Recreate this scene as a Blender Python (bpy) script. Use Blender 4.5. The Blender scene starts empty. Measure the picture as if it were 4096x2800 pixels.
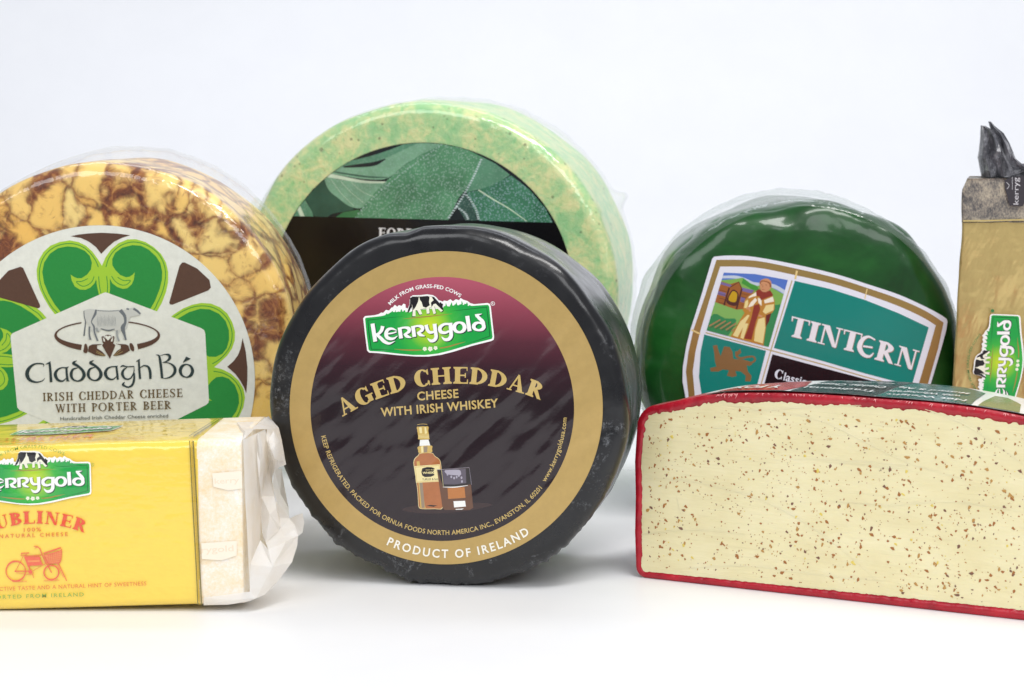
import bpy, bmesh, math, random
from mathutils import Vector, Matrix, noise
from mathutils.geometry import tessellate_polygon
random.seed(7)
scene = bpy.context.scene
COL = scene.collection
R_ = math.radians
# ------------------------------------------------------------------ camera
F = 9184.0                                   # focal length in pixels of the 4096 px photograph
CAMZ = 0.25; PITCH = math.atan((1400 - 250) / F)
cam_d = bpy.data.cameras.new('camera'); cam = bpy.data.objects.new('camera', cam_d); COL.objects.link(cam)
cam.location = (0, 0, CAMZ); cam.rotation_euler = (math.pi / 2 - PITCH, 0, 0)
cam_d.sensor_width = 22.3; cam_d.sensor_fit = 'HORIZONTAL'; cam_d.lens = F / 4096 * 22.3
cam_d.clip_start = 0.02; cam_d.clip_end = 50
cam_d.dof.use_dof = True; cam_d.dof.focus_distance = 1.10; cam_d.dof.aperture_fstop = 11
scene.camera = cam
# ------------------------------------------------------------------ world and lamps (studio)
w = bpy.data.worlds.new('World'); scene.world = w; w.use_nodes = True
w.node_tree.nodes['Background'].inputs[0].default_value = (0.86, 0.90, 1.0, 1)
w.node_tree.nodes['Background'].inputs[1].default_value = 0.34
def area(name, loc, target, sx, sy, power, col=(1, 1, 1)):
    l = bpy.data.lights.new(name, 'AREA'); l.shape = 'RECTANGLE'; l.size = sx; l.size_y = sy
    l.energy = power; l.color = col
    o = bpy.data.objects.new(name, l); COL.objects.link(o); o.location = loc
    o.rotation_euler = (Vector(target) - Vector(loc)).to_track_quat('-Z', 'Y').to_euler()
    return o
area('softbox_key', (0.45, 0.62, 1.35), (0.0, 1.12, 0.05), 1.05, 0.24, 14.0, (1.0, 0.985, 0.965))
area('softbox_fill', (-0.75, -0.30, 1.10), (0, 1.15, 0.08), 1.0, 0.8, 9.8, (0.97, 0.985, 1.0))
area('softbox_front', (0.80, -0.45, 1.15), (0.05, 1.2, 0.08), 0.9, 0.7, 9.0, (0.98, 0.99, 1.0))
area('softbox_backdrop', (0.0, 1.75, 1.65), (0.0, 2.45, 0.30), 1.8, 0.4, 9.5, (0.90, 0.925, 1.0))
scene.view_settings.view_transform = 'Standard'; scene.view_settings.look = 'None'
scene.view_settings.exposure = 0.0; scene.view_settings.gamma = 1.0
scene.render.engine = 'CYCLES'; scene.cycles.transparent_max_bounces = 24; scene.cycles.max_bounces = 10
# ------------------------------------------------------------------ helpers
def lin(c):
    c = c / 255.0
    return c / 12.92 if c <= 0.04045 else ((c + 0.055) / 1.055) ** 2.4
def S(r, g, b, k=1.0): return (lin(r) * k, lin(g) * k, lin(b) * k, 1)
def ray(px, py):
    d = Vector(((px - 2048) / F, -(py - 1400) / F, -1.0))
    c, s = math.cos(PITCH), math.sin(PITCH)          # camera x = world x ; camera -z = forward
    return Vector((d.x, -d.z * c + d.y * s, d.y * c + d.z * s)).normalized()
CAM = Vector((0, 0, CAMZ))
def onfloor(px, py, z=0.0):
    r = ray(px, py); return CAM + r * ((z - CAMZ) / r.z)
def atdepth(px, py, D):
    r = ray(px, py); return CAM + r * (D / r.y)
def mesh_obj(name, verts, faces, mats, parent=None, smooth=False, fm=None, kind=None):
    me = bpy.data.meshes.new(name)
    off = parent_base(parent)
    me.from_pydata([tuple(Vector(v) - off) for v in verts], [], faces)
    for m in (mats if isinstance(mats, (list, tuple)) else [mats]): me.materials.append(m)
    if fm: me.polygons.foreach_set('material_index', fm)
    if smooth: me.polygons.foreach_set('use_smooth', [True] * len(me.polygons))
    me.update()
    o = bpy.data.objects.new(name, me); COL.objects.link(o)
    if parent: o.parent = parent
    if kind: o['kind'] = kind
    return o
def parent_base(p):
    off = Vector((0, 0, 0))
    while p: off = off + Vector(p.location); p = p.parent
    return off
def thing(name, base, label, cat, group=None):
    o = bpy.data.objects.new(name, None); COL.objects.link(o); o.location = base
    o.empty_display_size = 0.02; o['label'] = label; o['category'] = cat
    if group: o['group'] = group
    return o
# ---- materials
def newmat(name):
    m = bpy.data.materials.new(name); m.use_nodes = True
    nt = m.node_tree; return m, nt, nt.nodes['Principled BSDF']
def N(nt, typ, **kw):
    n = nt.nodes.new(typ)
    for k, v in kw.items():
        if hasattr(n, k): setattr(n, k, v)
        else: n.inputs[k].default_value = v
    return n
def coords(nt, scale=(1, 1, 1), rot=(0, 0, 0), loc=(0, 0, 0), vt='POINT'):
    tc = N(nt, 'ShaderNodeTexCoord'); mp = N(nt, 'ShaderNodeMapping', vector_type=vt)
    mp.inputs['Scale'].default_value = scale; mp.inputs['Rotation'].default_value = rot; mp.inputs['Location'].default_value = loc
    nt.links.new(tc.outputs['Object'], mp.inputs['Vector']); return mp.outputs['Vector']
def noise_tex(nt, vec, scale, detail=4, rough=0.55, dist=0.0):
    n = N(nt, 'ShaderNodeTexNoise'); n.inputs['Scale'].default_value = scale; n.inputs['Detail'].default_value = detail
    n.inputs['Roughness'].default_value = rough; n.inputs['Distortion'].default_value = dist
    nt.links.new(vec, n.inputs['Vector']); return n
def ramp(nt, fac, stops, interp='LINEAR'):
    r = N(nt, 'ShaderNodeValToRGB'); r.color_ramp.interpolation = interp
    e = r.color_ramp.elements
    while len(e) < len(stops): e.new(0.5)
    for i, (p, c) in enumerate(stops): e[i].position = p; e[i].color = c if len(c) == 4 else (*c, 1)
    nt.links.new(fac, r.inputs[0]); return r.outputs[0]
def mix(nt, fac, a, b, mode='MIX'):
    m = N(nt, 'ShaderNodeMix', data_type='RGBA', blend_type=mode)
    for s, v in ((0, fac), (6, a), (7, b)):
        if hasattr(v, 'links') or hasattr(v, 'is_linked'): nt.links.new(v, m.inputs[s])
        else: m.inputs[s].default_value = v
    return m.outputs[2]
def bump(nt, bs, height, dist, strength=1.0, prev=None, coat=True):
    b = N(nt, 'ShaderNodeBump'); b.inputs['Distance'].default_value = dist; b.inputs['Strength'].default_value = strength
    nt.links.new(height, b.inputs['Height'])
    if prev: nt.links.new(prev, b.inputs['Normal'])
    nt.links.new(b.outputs[0], bs.inputs['Normal'])
    if coat: nt.links.new(b.outputs[0], bs.inputs['Coat Normal'])
    return b.outputs[0]
FAM = {}     # surface families: every ink on one label shares its paper's gloss and relief
def ink(fam, name, col, mottle=0.0, metallic=None, colnode=None, rough=None):
    key = (fam, name)
    if key in FAM: return FAM[key]
    m, nt, bs = newmat(f'{fam}_{name}')
    p = dict(rough=0.35, spec=0.5, metal=0.0, bumps=[], mott=250)
    p.update(FAMP.get(fam, {}))
    bs.inputs['Base Color'].default_value = col
    bs.inputs['Roughness'].default_value = rough if rough is not None else p['rough']
    bs.inputs['Specular IOR Level'].default_value = p['spec']
    bs.inputs['Metallic'].default_value = p['metal'] if metallic is None else metallic
    bs.inputs['Coat Weight'].default_value = p.get('coat', 0.0); bs.inputs['Coat Roughness'].default_value = 0.04
    c = None
    if colnode: c = colnode(nt)
    if mottle:
        nn = noise_tex(nt, coords(nt), p['mott'], 3, 0.7)
        lo = tuple(max(0, x * (1 - mottle)) for x in col[:3]) + (1,); hi = tuple(x * (1 + mottle * 0.6) for x in col[:3]) + (1,)
        c = ramp(nt, nn.outputs[0], [(0.3, lo), (0.7, hi)])
    if c: nt.links.new(c, bs.inputs['Base Color'])
    prev = None
    for (sc, rot, scale, det, dist) in p['bumps']:
        n2 = noise_tex(nt, coords(nt, tuple(1 / q for q in sc), rot, vt='TEXTURE'), scale, det, 0.5)
        prev = bump(nt, bs, n2.outputs[0], dist, 1.0, prev)
    FAM[key] = m; return m
FAMP = {
 'black_label': dict(rough=0.12, spec=0.62, bumps=[((1, 1, 0.36), (0, R_(45), 0), 82, 1.5, 0.00135), ((1, 1, 1), (0, 0, 0), 900, 2, 0.000012)]),
 'cream_label': dict(rough=0.55, spec=0.3, bumps=[((1, 1, 1), (0, 0, 0), 120, 3, 0.0002)]),
 'sage_label': dict(rough=0.22, spec=0.5, bumps=[((1, 1, 1), (0, 0, 0), 40, 2, 0.0004)]),
 'monk_label': dict(rough=0.22, spec=0.5, bumps=[((1, 1, 1), (0, 0, 0), 45, 3, 0.0005)]),
 'yellow_wrap': dict(rough=0.30, spec=0.4, coat=0.9, bumps=[((1, 1, 1.6), (0, 0, 0), 60, 3, 0.0010), ((0.4, 1, 2), (0, 0, 0), 160, 2, 0.0002)]),
 'gold_wrap': dict(rough=0.30, spec=0.5, bumps=[((1.4, 1, 0.5), (0, R_(20), 0), 55, 3, 0.0032), ((0.5, 1, 2.0), (0, 0, 0), 70, 2, 0.0005)]),
 'top_label': dict(rough=0.22, spec=0.5, bumps=[((1, 1, 1), (0, 0, 0), 60, 3, 0.0005)]),
}
def film_mat(name, tint, milk, rough, bscale, bdist, gl=1.0):
    m, nt, bs = newmat(name); nt.nodes.remove(bs)
    out = nt.nodes['Material Output']
    tr = N(nt, 'ShaderNodeBsdfTransparent'); tr.inputs[0].default_value = tint
    df = N(nt, 'ShaderNodeBsdfTranslucent'); df.inputs[0].default_value = (0.9, 0.92, 0.92, 1)
    dd = N(nt, 'ShaderNodeBsdfDiffuse'); dd.inputs[0].default_value = (0.85, 0.88, 0.88, 1)
    gs = N(nt, 'ShaderNodeBsdfGlossy'); gs.inputs['Roughness'].default_value = rough; gs.inputs[0].default_value = (gl, gl, gl, 1)
    nn = noise_tex(nt, coords(nt, (1, 1, 1)), bscale, 3, 0.6, 1.2)
    b = N(nt, 'ShaderNodeBump'); b.inputs['Distance'].default_value = bdist
    nt.links.new(nn.outputs[0], b.inputs['Height'])
    for x in (gs, df, dd): nt.links.new(b.outputs[0], x.inputs['Normal'])
    lw = N(nt, 'ShaderNodeLayerWeight'); lw.inputs['Blend'].default_value = 0.36; nt.links.new(b.outputs[0], lw.inputs['Normal'])
    m0 = N(nt, 'ShaderNodeMixShader'); m0.inputs[0].default_value = 0.5
    nt.links.new(df.outputs[0], m0.inputs[1]); nt.links.new(dd.outputs[0], m0.inputs[2])
    m1 = N(nt, 'ShaderNodeMixShader')
    mr = N(nt, 'ShaderNodeMapRange'); mr.inputs[3].default_value = milk; mr.inputs[4].default_value = min(1, milk * 4 + 0.06)
    nt.links.new(lw.outputs['Facing'], mr.inputs[0]); nt.links.new(mr.outputs[0], m1.inputs[0])
    nt.links.new(tr.outputs[0], m1.inputs[1]); nt.links.new(m0.outputs[0], m1.inputs[2])
    mn = N(nt, 'ShaderNodeMath', operation='MINIMUM'); mn.inputs[1].default_value = 0.22; nt.links.new(lw.outputs['Fresnel'], mn.inputs[0])
    m2 = N(nt, 'ShaderNodeMixShader'); nt.links.new(mn.outputs[0], m2.inputs[0])
    nt.links.new(m1.outputs[0], m2.inputs[1]); nt.links.new(gs.outputs[0], m2.inputs[2])
    nt.links.new(m2.outputs[0], out.inputs[0]); return m
# ---- 2D shapes
def catmull(pts, n=6, closed=False):
    P = [tuple(p) for p in pts]; L = len(P); out = []
    rng = range(L if closed else L - 1)
    for i in rng:
        p0 = P[(i - 1) % L] if closed or i > 0 else P[i]; p1 = P[i]; p2 = P[(i + 1) % L]
        p3 = P[(i + 2) % L] if closed or i + 2 < L else P[min(i + 1, L - 1)]
        for k in range(n):
            t = k / n; t2 = t * t; t3 = t2 * t
            out.append(tuple(0.5 * ((2 * b) + (-a + c) * t + (2 * a - 5 * b + 4 * c - d) * t2 + (-a + 3 * b - 3 * c + d) * t3) for a, b, c, d in zip(p0, p1, p2, p3)))
    if not closed: out.append(P[-1])
    return out
def circle3(A, M, B):
    ax, ay = A; bx, by = M; cx, cy = B
    d = 2 * (ax * (by - cy) + bx * (cy - ay) + cx * (ay - by))
    ux = ((ax * ax + ay * ay) * (by - cy) + (bx * bx + by * by) * (cy - ay) + (cx * cx + cy * cy) * (ay - by)) / d
    uy = ((ax * ax + ay * ay) * (cx - bx) + (bx * bx + by * by) * (ax - cx) + (cx * cx + cy * cy) * (bx - ax)) / d
    return ux, uy, math.hypot(ax - ux, ay - uy)
class Path:                                  # baseline: straight (A, B) or circular (A, M, B); pixel y points down
    def __init__(s, A, B, M=None):
        s.A, s.B, s.M = A, B, M
        if M is None: s.L = math.hypot(B[0] - A[0], B[1] - A[1])
        else:
            s.cx, s.cy, s.r = circle3(A, M, B)
            a0 = math.atan2(A[1] - s.cy, A[0] - s.cx); a1 = math.atan2(B[1] - s.cy, B[0] - s.cx); am = math.atan2(M[1] - s.cy, M[0] - s.cx)
            d1 = (a1 - a0) % (2 * math.pi); dm = (am - a0) % (2 * math.pi)
            s.sg = 1 if dm < d1 else -1
            s.a0 = a0; s.L = s.r * (d1 if s.sg > 0 else 2 * math.pi - d1)
    def at(s, d):
        if s.M is None:
            tx, ty = (s.B[0] - s.A[0]) / s.L, (s.B[1] - s.A[1]) / s.L
            return (s.A[0] + tx * d, s.A[1] + ty * d), (tx, ty)
        a = s.a0 + s.sg * d / s.r
        return (s.cx + s.r * math.cos(a), s.cy + s.r * math.sin(a)), (-math.sin(a) * s.sg, math.cos(a) * s.sg)
    def put(s, d, x, y):                     # rigid: glyph origin at distance d, local x, y up
        (px, py), (tx, ty) = s.at(d); return (px + tx * x + ty * y, py + ty * x - tx * y)
_tc = {}
def text_mesh(st, spacing=1.0, bold=0.0):
    k = (st, spacing, bold)
    if k in _tc: return _tc[k]
    cu = bpy.data.curves.new('t', 'FONT'); cu.body = st; cu.space_character = spacing; cu.offset = bold; cu.resolution_u = 3
    cu.fill_mode = 'FRONT'
    o = bpy.data.objects.new('t', cu); COL.objects.link(o)
    dg = bpy.context.evaluated_depsgraph_get(); me = bpy.data.meshes.new_from_object(o.evaluated_get(dg))
    vs = [(v.co.x, v.co.y) for v in me.vertices]; fs = [tuple(p.vertices) for p in me.polygons]
    bpy.data.objects.remove(o); bpy.data.curves.remove(cu); bpy.data.meshes.remove(me)
    _tc[k] = (vs, fs); return vs, fs
CAPH = None
class Print:
    """flat ink shapes laid on one real label plane, all in one mesh"""
    def __init__(s, name, parent, frame, h0=0.0, tf=None, clip=None, step=2.5e-6):
        s.name, s.parent, s.fr, s.h, s.tf, s.clip, s.step = name, parent, frame, h0, tf, clip, step
        s.V, s.Fc, s.M, s.mi = [], [], [], []
    def mat_i(s, m):
        if m not in s.M: s.M.append(m)
        return s.M.index(m)
    def P(s, p): return s.tf(p) if s.tf else p
    def raw(s, pts, faces, m):                 # pts already px
        b = len(s.V); s.h += s.step
        for p in pts: s.V.append(s.fr.px(p[0], p[1], s.h))
        k = s.mat_i(m)
        for f in faces: s.Fc.append(tuple(b + i for i in f)); s.mi.append(k)
    def poly(s, pts, m, smooth=0, holes=None):
        if smooth: pts = catmull(pts, smooth, True)
        pts = [s.P(p) for p in pts]
        if s.clip: pts = clip_poly(pts, s.clip)
        if len(pts) < 3: return
        loops = [[Vector((x, y, 0)) for x, y in pts]]
        for h in holes or []: loops.append([Vector((*s.P(p), 0)) for p in h])
        flat = [q for l in loops for q in l]
        tris = tessellate_polygon(loops)
        s.raw([(q.x, q.y) for q in flat], [tuple(t) for t in tris], m)
    def disc(s, c, rx, ry, m, n=40, inner=None):
        o = [(c[0] + rx * math.cos(a), c[1] + ry * math.sin(a)) for a in (2 * math.pi * i / n for i in range(n))]
        if inner is None: s.poly(o, m)
        else:
            i_ = [(inner[0] + inner[2] * math.cos(a), inner[1] + inner[3] * math.sin(a)) for a in (2 * math.pi * i / n for i in range(n))]
            s.raw([s.P(p) for p in o + i_], [(i, (i + 1) % n, n + (i + 1) % n, n + i) for i in range(n)], m)
    def stroke(s, pts, ws, m, n=6, closed=False):
        if not isinstance(ws, (list, tuple)): ws = [ws] * len(pts)
        ws = list(ws) + [ws[-1]] * (len(pts) - len(ws))
        q = catmull([(p[0], p[1], w) for p, w in zip(pts, ws)], n, closed) if len(pts) > 2 else [(p[0], p[1], w) for p, w in zip(pts, ws)]
        L = []; Rr = []; k = len(q)
        for i in range(k):
            a = q[(i - 1) % k] if closed or i > 0 else q[i]; b = q[(i + 1) % k] if closed or i < k - 1 else q[i]
            dx, dy = b[0] - a[0], b[1] - a[1]; l = math.hypot(dx, dy) or 1
            nx, ny = -dy / l, dx / l; hw = max(q[i][2], 0.01) / 2
            L.append((q[i][0] + nx * hw, q[i][1] + ny * hw)); Rr.append((q[i][0] - nx * hw, q[i][1] - ny * hw))
        if s.clip:
            s.clipstrip(L, Rr, k, closed, m); return
        pts2 = [s.P(p) for p in L + Rr]
        s.raw(pts2, [(i, (i + 1) % k, k + (i + 1) % k, k + i) for i in range(k if closed else k - 1)], m)
    def clipstrip(s, L, Rr, k, closed, m):
        s.h += s.step; kk = s.mat_i(m)
        for i in range(k if closed else k - 1):
            j = (i + 1) % k; pp = clip_poly([s.P(L[i]), s.P(L[j]), s.P(Rr[j]), s.P(Rr[i])], s.clip)
            if len(pp) < 3: continue
            b = len(s.V)
            for p in pp: s.V.append(s.fr.px(p[0], p[1], s.h))
            s.Fc.append(tuple(range(b, b + len(pp)))); s.mi.append(kk)
    def text(s, st, path, cap, m, spacing=1.0, bold=0.0):
        vs, fs = text_mesh(st, spacing, bold)
        x0 = min(v[0] for v in vs); x1 = max(v[0] for v in vs)
        capu = 0.70
        out = []
        for x, y in vs:
            d = (x - x0) / (x1 - x0) * path.L
            (px, py), (tx, ty) = path.at(d); yy = y / capu * cap
            out.append(s.P((px + ty * yy, py - tx * yy)))
        s.raw(out, fs, m)
    def serif(s, st, path, cap, m, W=0.24, t=0.075, gap=0.12, space=0.42):
        gl = [serif_glyph(c, W, t) if c != ' ' else ([], space) for c in st]
        tot = sum(g[1] for g in gl) + gap * (len(gl) - 1); k = path.L / (tot * cap); d = 0
        for polys, wd in gl:
            mid = (d + wd / 2) * cap * k
            for kind, pts in polys:
                q = [s.P(path.put(mid, (x - wd / 2) * cap * k, y * cap)) for x, y in pts]
                if kind == 'strip':
                    h = len(q) // 2; s.raw(q, [(i, i + 1, h + i + 1, h + i) for i in range(h - 1)], m)
                else: s.raw(q, [tuple(t_) for t_ in tessellate_polygon([[Vector((x, y, 0)) for x, y in q]])], m)
            d += wd + gap
    def done(s, name=None):
        return mesh_obj(name or s.name, s.V, s.Fc, s.M, s.parent, fm=s.mi)
def clip_poly(sub, clip):
    out = sub; A = sum(clip[i][0] * clip[(i + 1) % len(clip)][1] - clip[(i + 1) % len(clip)][0] * clip[i][1] for i in range(len(clip)))
    sg = 1 if A > 0 else -1
    for i in range(len(clip)):
        a, b = clip[i], clip[(i + 1) % len(clip)]
        f = lambda p: sg * ((b[0] - a[0]) * (p[1] - a[1]) - (b[1] - a[1]) * (p[0] - a[0]))
        inp, out = out, []
        for j in range(len(inp)):
            p, q = inp[j], inp[(j + 1) % len(inp)]; fp, fq = f(p), f(q)
            if fp >= 0: out.append(p)
            if (fp >= 0) != (fq >= 0):
                t_ = fp / (fp - fq); out.append((p[0] + (q[0] - p[0]) * t_, p[1] + (q[1] - p[1]) * t_))
        if not out: return []
    return out
def arcstrip(cx, cy, rx, ry, ix, iy, a0, a1, n=18, icx=None):
    icx = cx if icx is None else icx; o = []; i_ = []
    for k in range(n + 1):
        a = R_(a0 + (a1 - a0) * k / n); o.append((cx + rx * math.cos(a), cy + ry * math.sin(a))); i_.append((icx + ix * math.cos(a), cy + iy * math.sin(a)))
    return ('strip', o + i_)
def rect(x0, y0, x1, y1): return ('poly', [(x0, y0), (x1, y0), (x1, y1), (x0, y1)])
def serif_glyph(c, W, t):
    s = 0.085; P = []; b = t * 0.9
    def foot(x0, x1, y, up):                  # bracketed serif under / over a stem x0..x1
        d = 1 if up else -1
        P.append(('poly', [(x0 - s, y), (x1 + s, y), (x1 + s, y + d * b), (x1, y + d * (b + s * 0.8)), (x0, y + d * (b + s * 0.8)), (x0 - s, y + d * b)]))
    def stem(x, w=W, top=True, bot=True):
        P.append(rect(x, 0, x + w, 1))
        if bot: foot(x, x + w, 0, True)
        if top: foot(x, x + w, 1, False)
    def tick(x, y, d, w=0.07, h=0.2): P.append(('poly', [(x - w, y), (x, y), (x, y + d * h), (x - w * 0.5, y + d * h)]))
    if c == 'I': stem(s); return P, W + 2 * s
    if c == 'H':
        stem(s); stem(s + W + 0.34); P.append(rect(s + W, 0.5 - t / 2, s + W + 0.34, 0.5 + t / 2)); return P, 2 * W + 0.34 + 2 * s
    if c in 'EFL':
        stem(s); x1 = s + W + 0.38
        P.append(rect(s, 0, x1, t)) if c in 'EL' else None
        if c in 'EL': tick(x1 + 0.03, 0, 1, 0.08, 0.27)
        if c in 'EF':
            P.append(rect(s, 1 - t, x1 - 0.03, 1)); tick(x1, 1, -1, 0.07, 0.24)
            P.append(rect(s + W, 0.5 - t / 2, x1 - 0.12, 0.5 + t / 2)); P.append(rect(x1 - 0.14, 0.36, x1 - 0.08, 0.64))
        return P, x1 + 0.03
    if c == 'T':
        x = 0.27; stem(x, top=False); P.append(rect(0.02, 1 - t, 2 * x + W - 0.02, 1)); tick(0.07, 1, -1, 0.07, 0.25); P.append(('poly', [(2 * x + W - 0.07, 1), (2 * x + W, 1), (2 * x + W, 0.75), (2 * x + W - 0.03, 0.75)])); return P, 2 * x + W
    if c in 'DBPR':
        stem(s); xs = s + W * 0.6
        if c == 'D': P.append(arcstrip(xs, 0.5, 0.58 + W * 0.3, 0.5, 0.58 - W * 0.7, 0.5 - t, -90, 90)); return P, xs + 0.58 + W * 0.3
        yb = 0.46 if c != 'B' else 0.52
        hh = (1 - yb) / 2; rr = 0.40 + W * 0.25
        P.append(arcstrip(xs, yb + hh, rr, hh, rr - W, hh - t, -90, 90))
        P.append(rect(s + W * 0.5, yb, xs + 0.02, yb + t))
        if c == 'B': P.append(arcstrip(xs, 0.28, rr + 0.06, 0.28, rr + 0.06 - W * 1.05, 0.28 - t, -90, 90)); return P, xs + rr + 0.06
        if c == 'R':
            P.append(('poly', [(xs + 0.02, 0.50), (xs + 0.02 + W, 0.50), (xs + rr + 0.12, 0.03), (xs + rr + 0.17, 0.0), (xs + rr - 0.06, 0.0)])); return P, xs + rr + 0.15
        return P, xs + rr
    if c in 'CG':
        P.append(arcstrip(0.42, 0.5, 0.42, 0.52, 0.42 - W, 0.52 - t, 48, 312, 26, icx=0.46))
        P.append(('poly', [(0.70, 0.66), (0.76, 0.66), (0.76, 1.0), (0.71, 0.96), (0.62, 0.86)]))
        if c == 'C': P.append(('poly', [(0.70, 0.34), (0.76, 0.28), (0.70, 0.08), (0.62, 0.10)])); P.append(rect(0.72, 0.02, 0.77, 0.28)); return P, 0.78
        P.append(rect(0.60, 0.04, 0.60 + W * 0.9, 0.44)); P.append(rect(0.52, 0.40, 0.60 + W * 0.9 + 0.08, 0.40 + t)); return P, 0.86
    if c == 'O': P.append(arcstrip(0.47, 0.5, 0.47, 0.52, 0.47 - W, 0.52 - t, 0, 360, 40)); return P, 0.94
    if c == 'A':
        w2 = W * 1.05; P.append(('poly', [(0.40, 1.02), (0.50, 1.02), (0.86 , 0.0), (0.86 - w2, 0.0)]))
        P.append(('poly', [(0.42, 1.02), (0.47, 0.90), (0.17, 0.0), (0.09, 0.0)])); P.append(rect(0.22, 0.30, 0.66, 0.30 + t))
        P.append(rect(0.0, 0, 0.27, b)); P.append(rect(0.86 - w2 - 0.08, 0, 0.94, b)); return P, 0.94
    if c == 'N':
        x1 = 0.74; P.append(rect(0.13, 0, 0.13 + t, 1)); P.append(rect(0.02, 0, 0.13 + t + 0.11, b)); P.append(rect(x1, 0, x1 + t, 1)); P.append(rect(x1 - 0.11, 1 - b, x1 + t + 0.11, 1))
        P.append(('poly', [(0.02, 1), (0.02 + W + 0.08, 1), (x1 + t, 0.0), (x1 + t - 0.06, -0.03), (x1 - 0.10, 0.0), (0.13, 0.92), (0.02, 1 - b)])); return P, x1 + t + 0.11
    if c == 'U':
        P.append(rect(0.08, 0.36, 0.08 + W, 1)); foot(0.08, 0.08 + W, 1, False); x1 = 0.70
        P.append(rect(x1, 0.36, x1 + t, 1)); P.append(rect(x1 - 0.1, 1 - b, x1 + t + 0.1, 1))
        cx = (0.08 + x1 + t) / 2; P.append(arcstrip(cx, 0.37, cx - 0.08, 0.39, cx - 0.08 - (W + t) / 2, 0.39 - t, 180, 360, 20, icx=cx + (W - t) / 2)); return P, x1 + t + 0.1
    if c == 'W':
        for x in (0.05, 0.50):
            P.append(('poly', [(x, 1), (x + W, 1), (x + 0.33 + 0.06, 0), (x + 0.33 - 0.06, 0)]))
            P.append(('poly', [(x + 0.33 - 0.05, 0), (x + 0.33 + 0.05, 0), (x + 0.60, 1), (x + 0.60 - t, 1)]))
            P.append(rect(x - 0.07, 1 - b, x + W + 0.07, 1))
        P.append(rect(0.92, 1 - b, 1.16, 1)); return P, 1.17
    if c == 'S':
        q = catmull([(0.60, 0.80, t), (0.50, 0.95, t), (0.33, 0.975, t * 1.1), (0.14, 0.86, W * 0.75), (0.17, 0.66, W), (0.38, 0.50, W * 1.1), (0.54, 0.34, W), (0.55, 0.13, W * 0.75), (0.36, 0.025, t * 1.1), (0.17, 0.06, t), (0.07, 0.22, t)], 5)
        L = []; Rr = []
        for i in range(len(q)):
            a = q[max(i - 1, 0)]; bb = q[min(i + 1, len(q) - 1)]; dx, dy = bb[0] - a[0], bb[1] - a[1]; l = math.hypot(dx, dy) or 1
            L.append((q[i][0] - dy / l * q[i][2] / 2, q[i][1] + dx / l * q[i][2] / 2)); Rr.append((q[i][0] + dy / l * q[i][2] / 2, q[i][1] - dx / l * q[i][2] / 2))
        P.append(('strip', L + Rr)); P.append(rect(0.58, 0.70, 0.63, 1.0)); P.append(rect(0.04, 0.0, 0.09, 0.3)); return P, 0.70
    return P, 0.5
class Frame:                                  # a flat face in the world
    def __init__(s, o, u, v, n): s.o, s.u, s.v, s.n = Vector(o), Vector(u).normalized(), Vector(v).normalized(), Vector(n).normalized()
    def px(s, x, y, h=0.0):
        r = ray(x, y); t_ = (s.o - CAM).dot(s.n) / r.dot(s.n); return CAM + r * t_ + s.n * h
    def pt(s, a, b, h=0.0): return s.o + s.u * a + s.v * b + s.n * h
def Z(ox, oy, k): return lambda p: (ox + p[0] / k, oy + p[1] / k)
def affine(src, dst):
    (x0, y0), (x1, y1), (x2, y2) = src
    A = Matrix(((x0, y0, 1), (x1, y1, 1), (x2, y2, 1))).inverted()
    ax = A @ Vector([d[0] for d in dst]); ay = A @ Vector([d[1] for d in dst])
    return lambda p: (ax[0] * p[0] + ax[1] * p[1] + ax[2], ay[0] * p[0] + ay[1] * p[1] + ay[2])
def plate(name, parent, frame, pts, mats, h=0.0004, thick=0.0003):
    """a thin sheet with an edge, outline pts in px"""
    n = len(pts); V = [frame.px(x, y, h) for x, y in pts] + [frame.px(x, y, h - thick) for x, y in pts]
    tr = [tuple(t_) for t_ in tessellate_polygon([[Vector((x, y, 0)) for x, y in pts]])]
    return mesh_obj(name, V, tr + [(i, (i + 1) % n, n + (i + 1) % n, n + i) for i in range(n)], mats, parent)
def circ(c, r, n=128, r2=None): return [(c[0] + r * math.cos(2 * math.pi * i / n), c[1] + (r2 or r) * math.sin(2 * math.pi * i / n)) for i in range(n)]
# ------------------------------------------------------------------ the setting
m_table, nt, bs = newmat('table_white'); bs.inputs['Base Color'].default_value = (0.86, 0.865, 0.88, 1); bs.inputs['Roughness'].default_value = 0.42; bs.inputs['Specular IOR Level'].default_value = 0.35
nn = noise_tex(nt, coords(nt), 14, 5, 0.6); nt.links.new(ramp(nt, nn.outputs[0], [(0.3, (0.845, 0.85, 0.865, 1)), (0.7, (0.87, 0.875, 0.888, 1))]), bs.inputs['Base Color'])
n2 = noise_tex(nt, coords(nt), 700, 2); bump(nt, bs, n2.outputs[0], 0.00002)
m_wall, nt, bs = newmat('backdrop_white'); bs.inputs['Base Color'].default_value = (0.78, 0.81, 0.88, 1); bs.inputs['Roughness'].default_value = 0.8
nn = noise_tex(nt, coords(nt), 2.2, 3, 0.5); nt.links.new(ramp(nt, nn.outputs[0], [(0.3, (0.775, 0.805, 0.885, 1)), (0.7, (0.79, 0.82, 0.895, 1))]), bs.inputs['Base Color'])
def sheet(name, prof, x0, x1, m):             # profile in (y, z) swept in x
    n = len(prof); V = [(x, y, z) for x in (x0, x1) for y, z in prof]
    return mesh_obj(name, V, [(i, n + i, n + i + 1, i + 1) for i in range(n - 1)], m, smooth=True, kind='structure')
b0_, b1_ = -0.03, 0.0
mesh_obj('table_surface', [(x, y, z) for z in (b0_, b1_) for y in (0.54, 1.40) for x in (-1.6, 1.6)], [(4, 5, 7, 6), (0, 2, 3, 1), (0, 1, 5, 4), (2, 6, 7, 3), (0, 4, 6, 2), (1, 3, 7, 5)], m_table, kind='structure')
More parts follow.
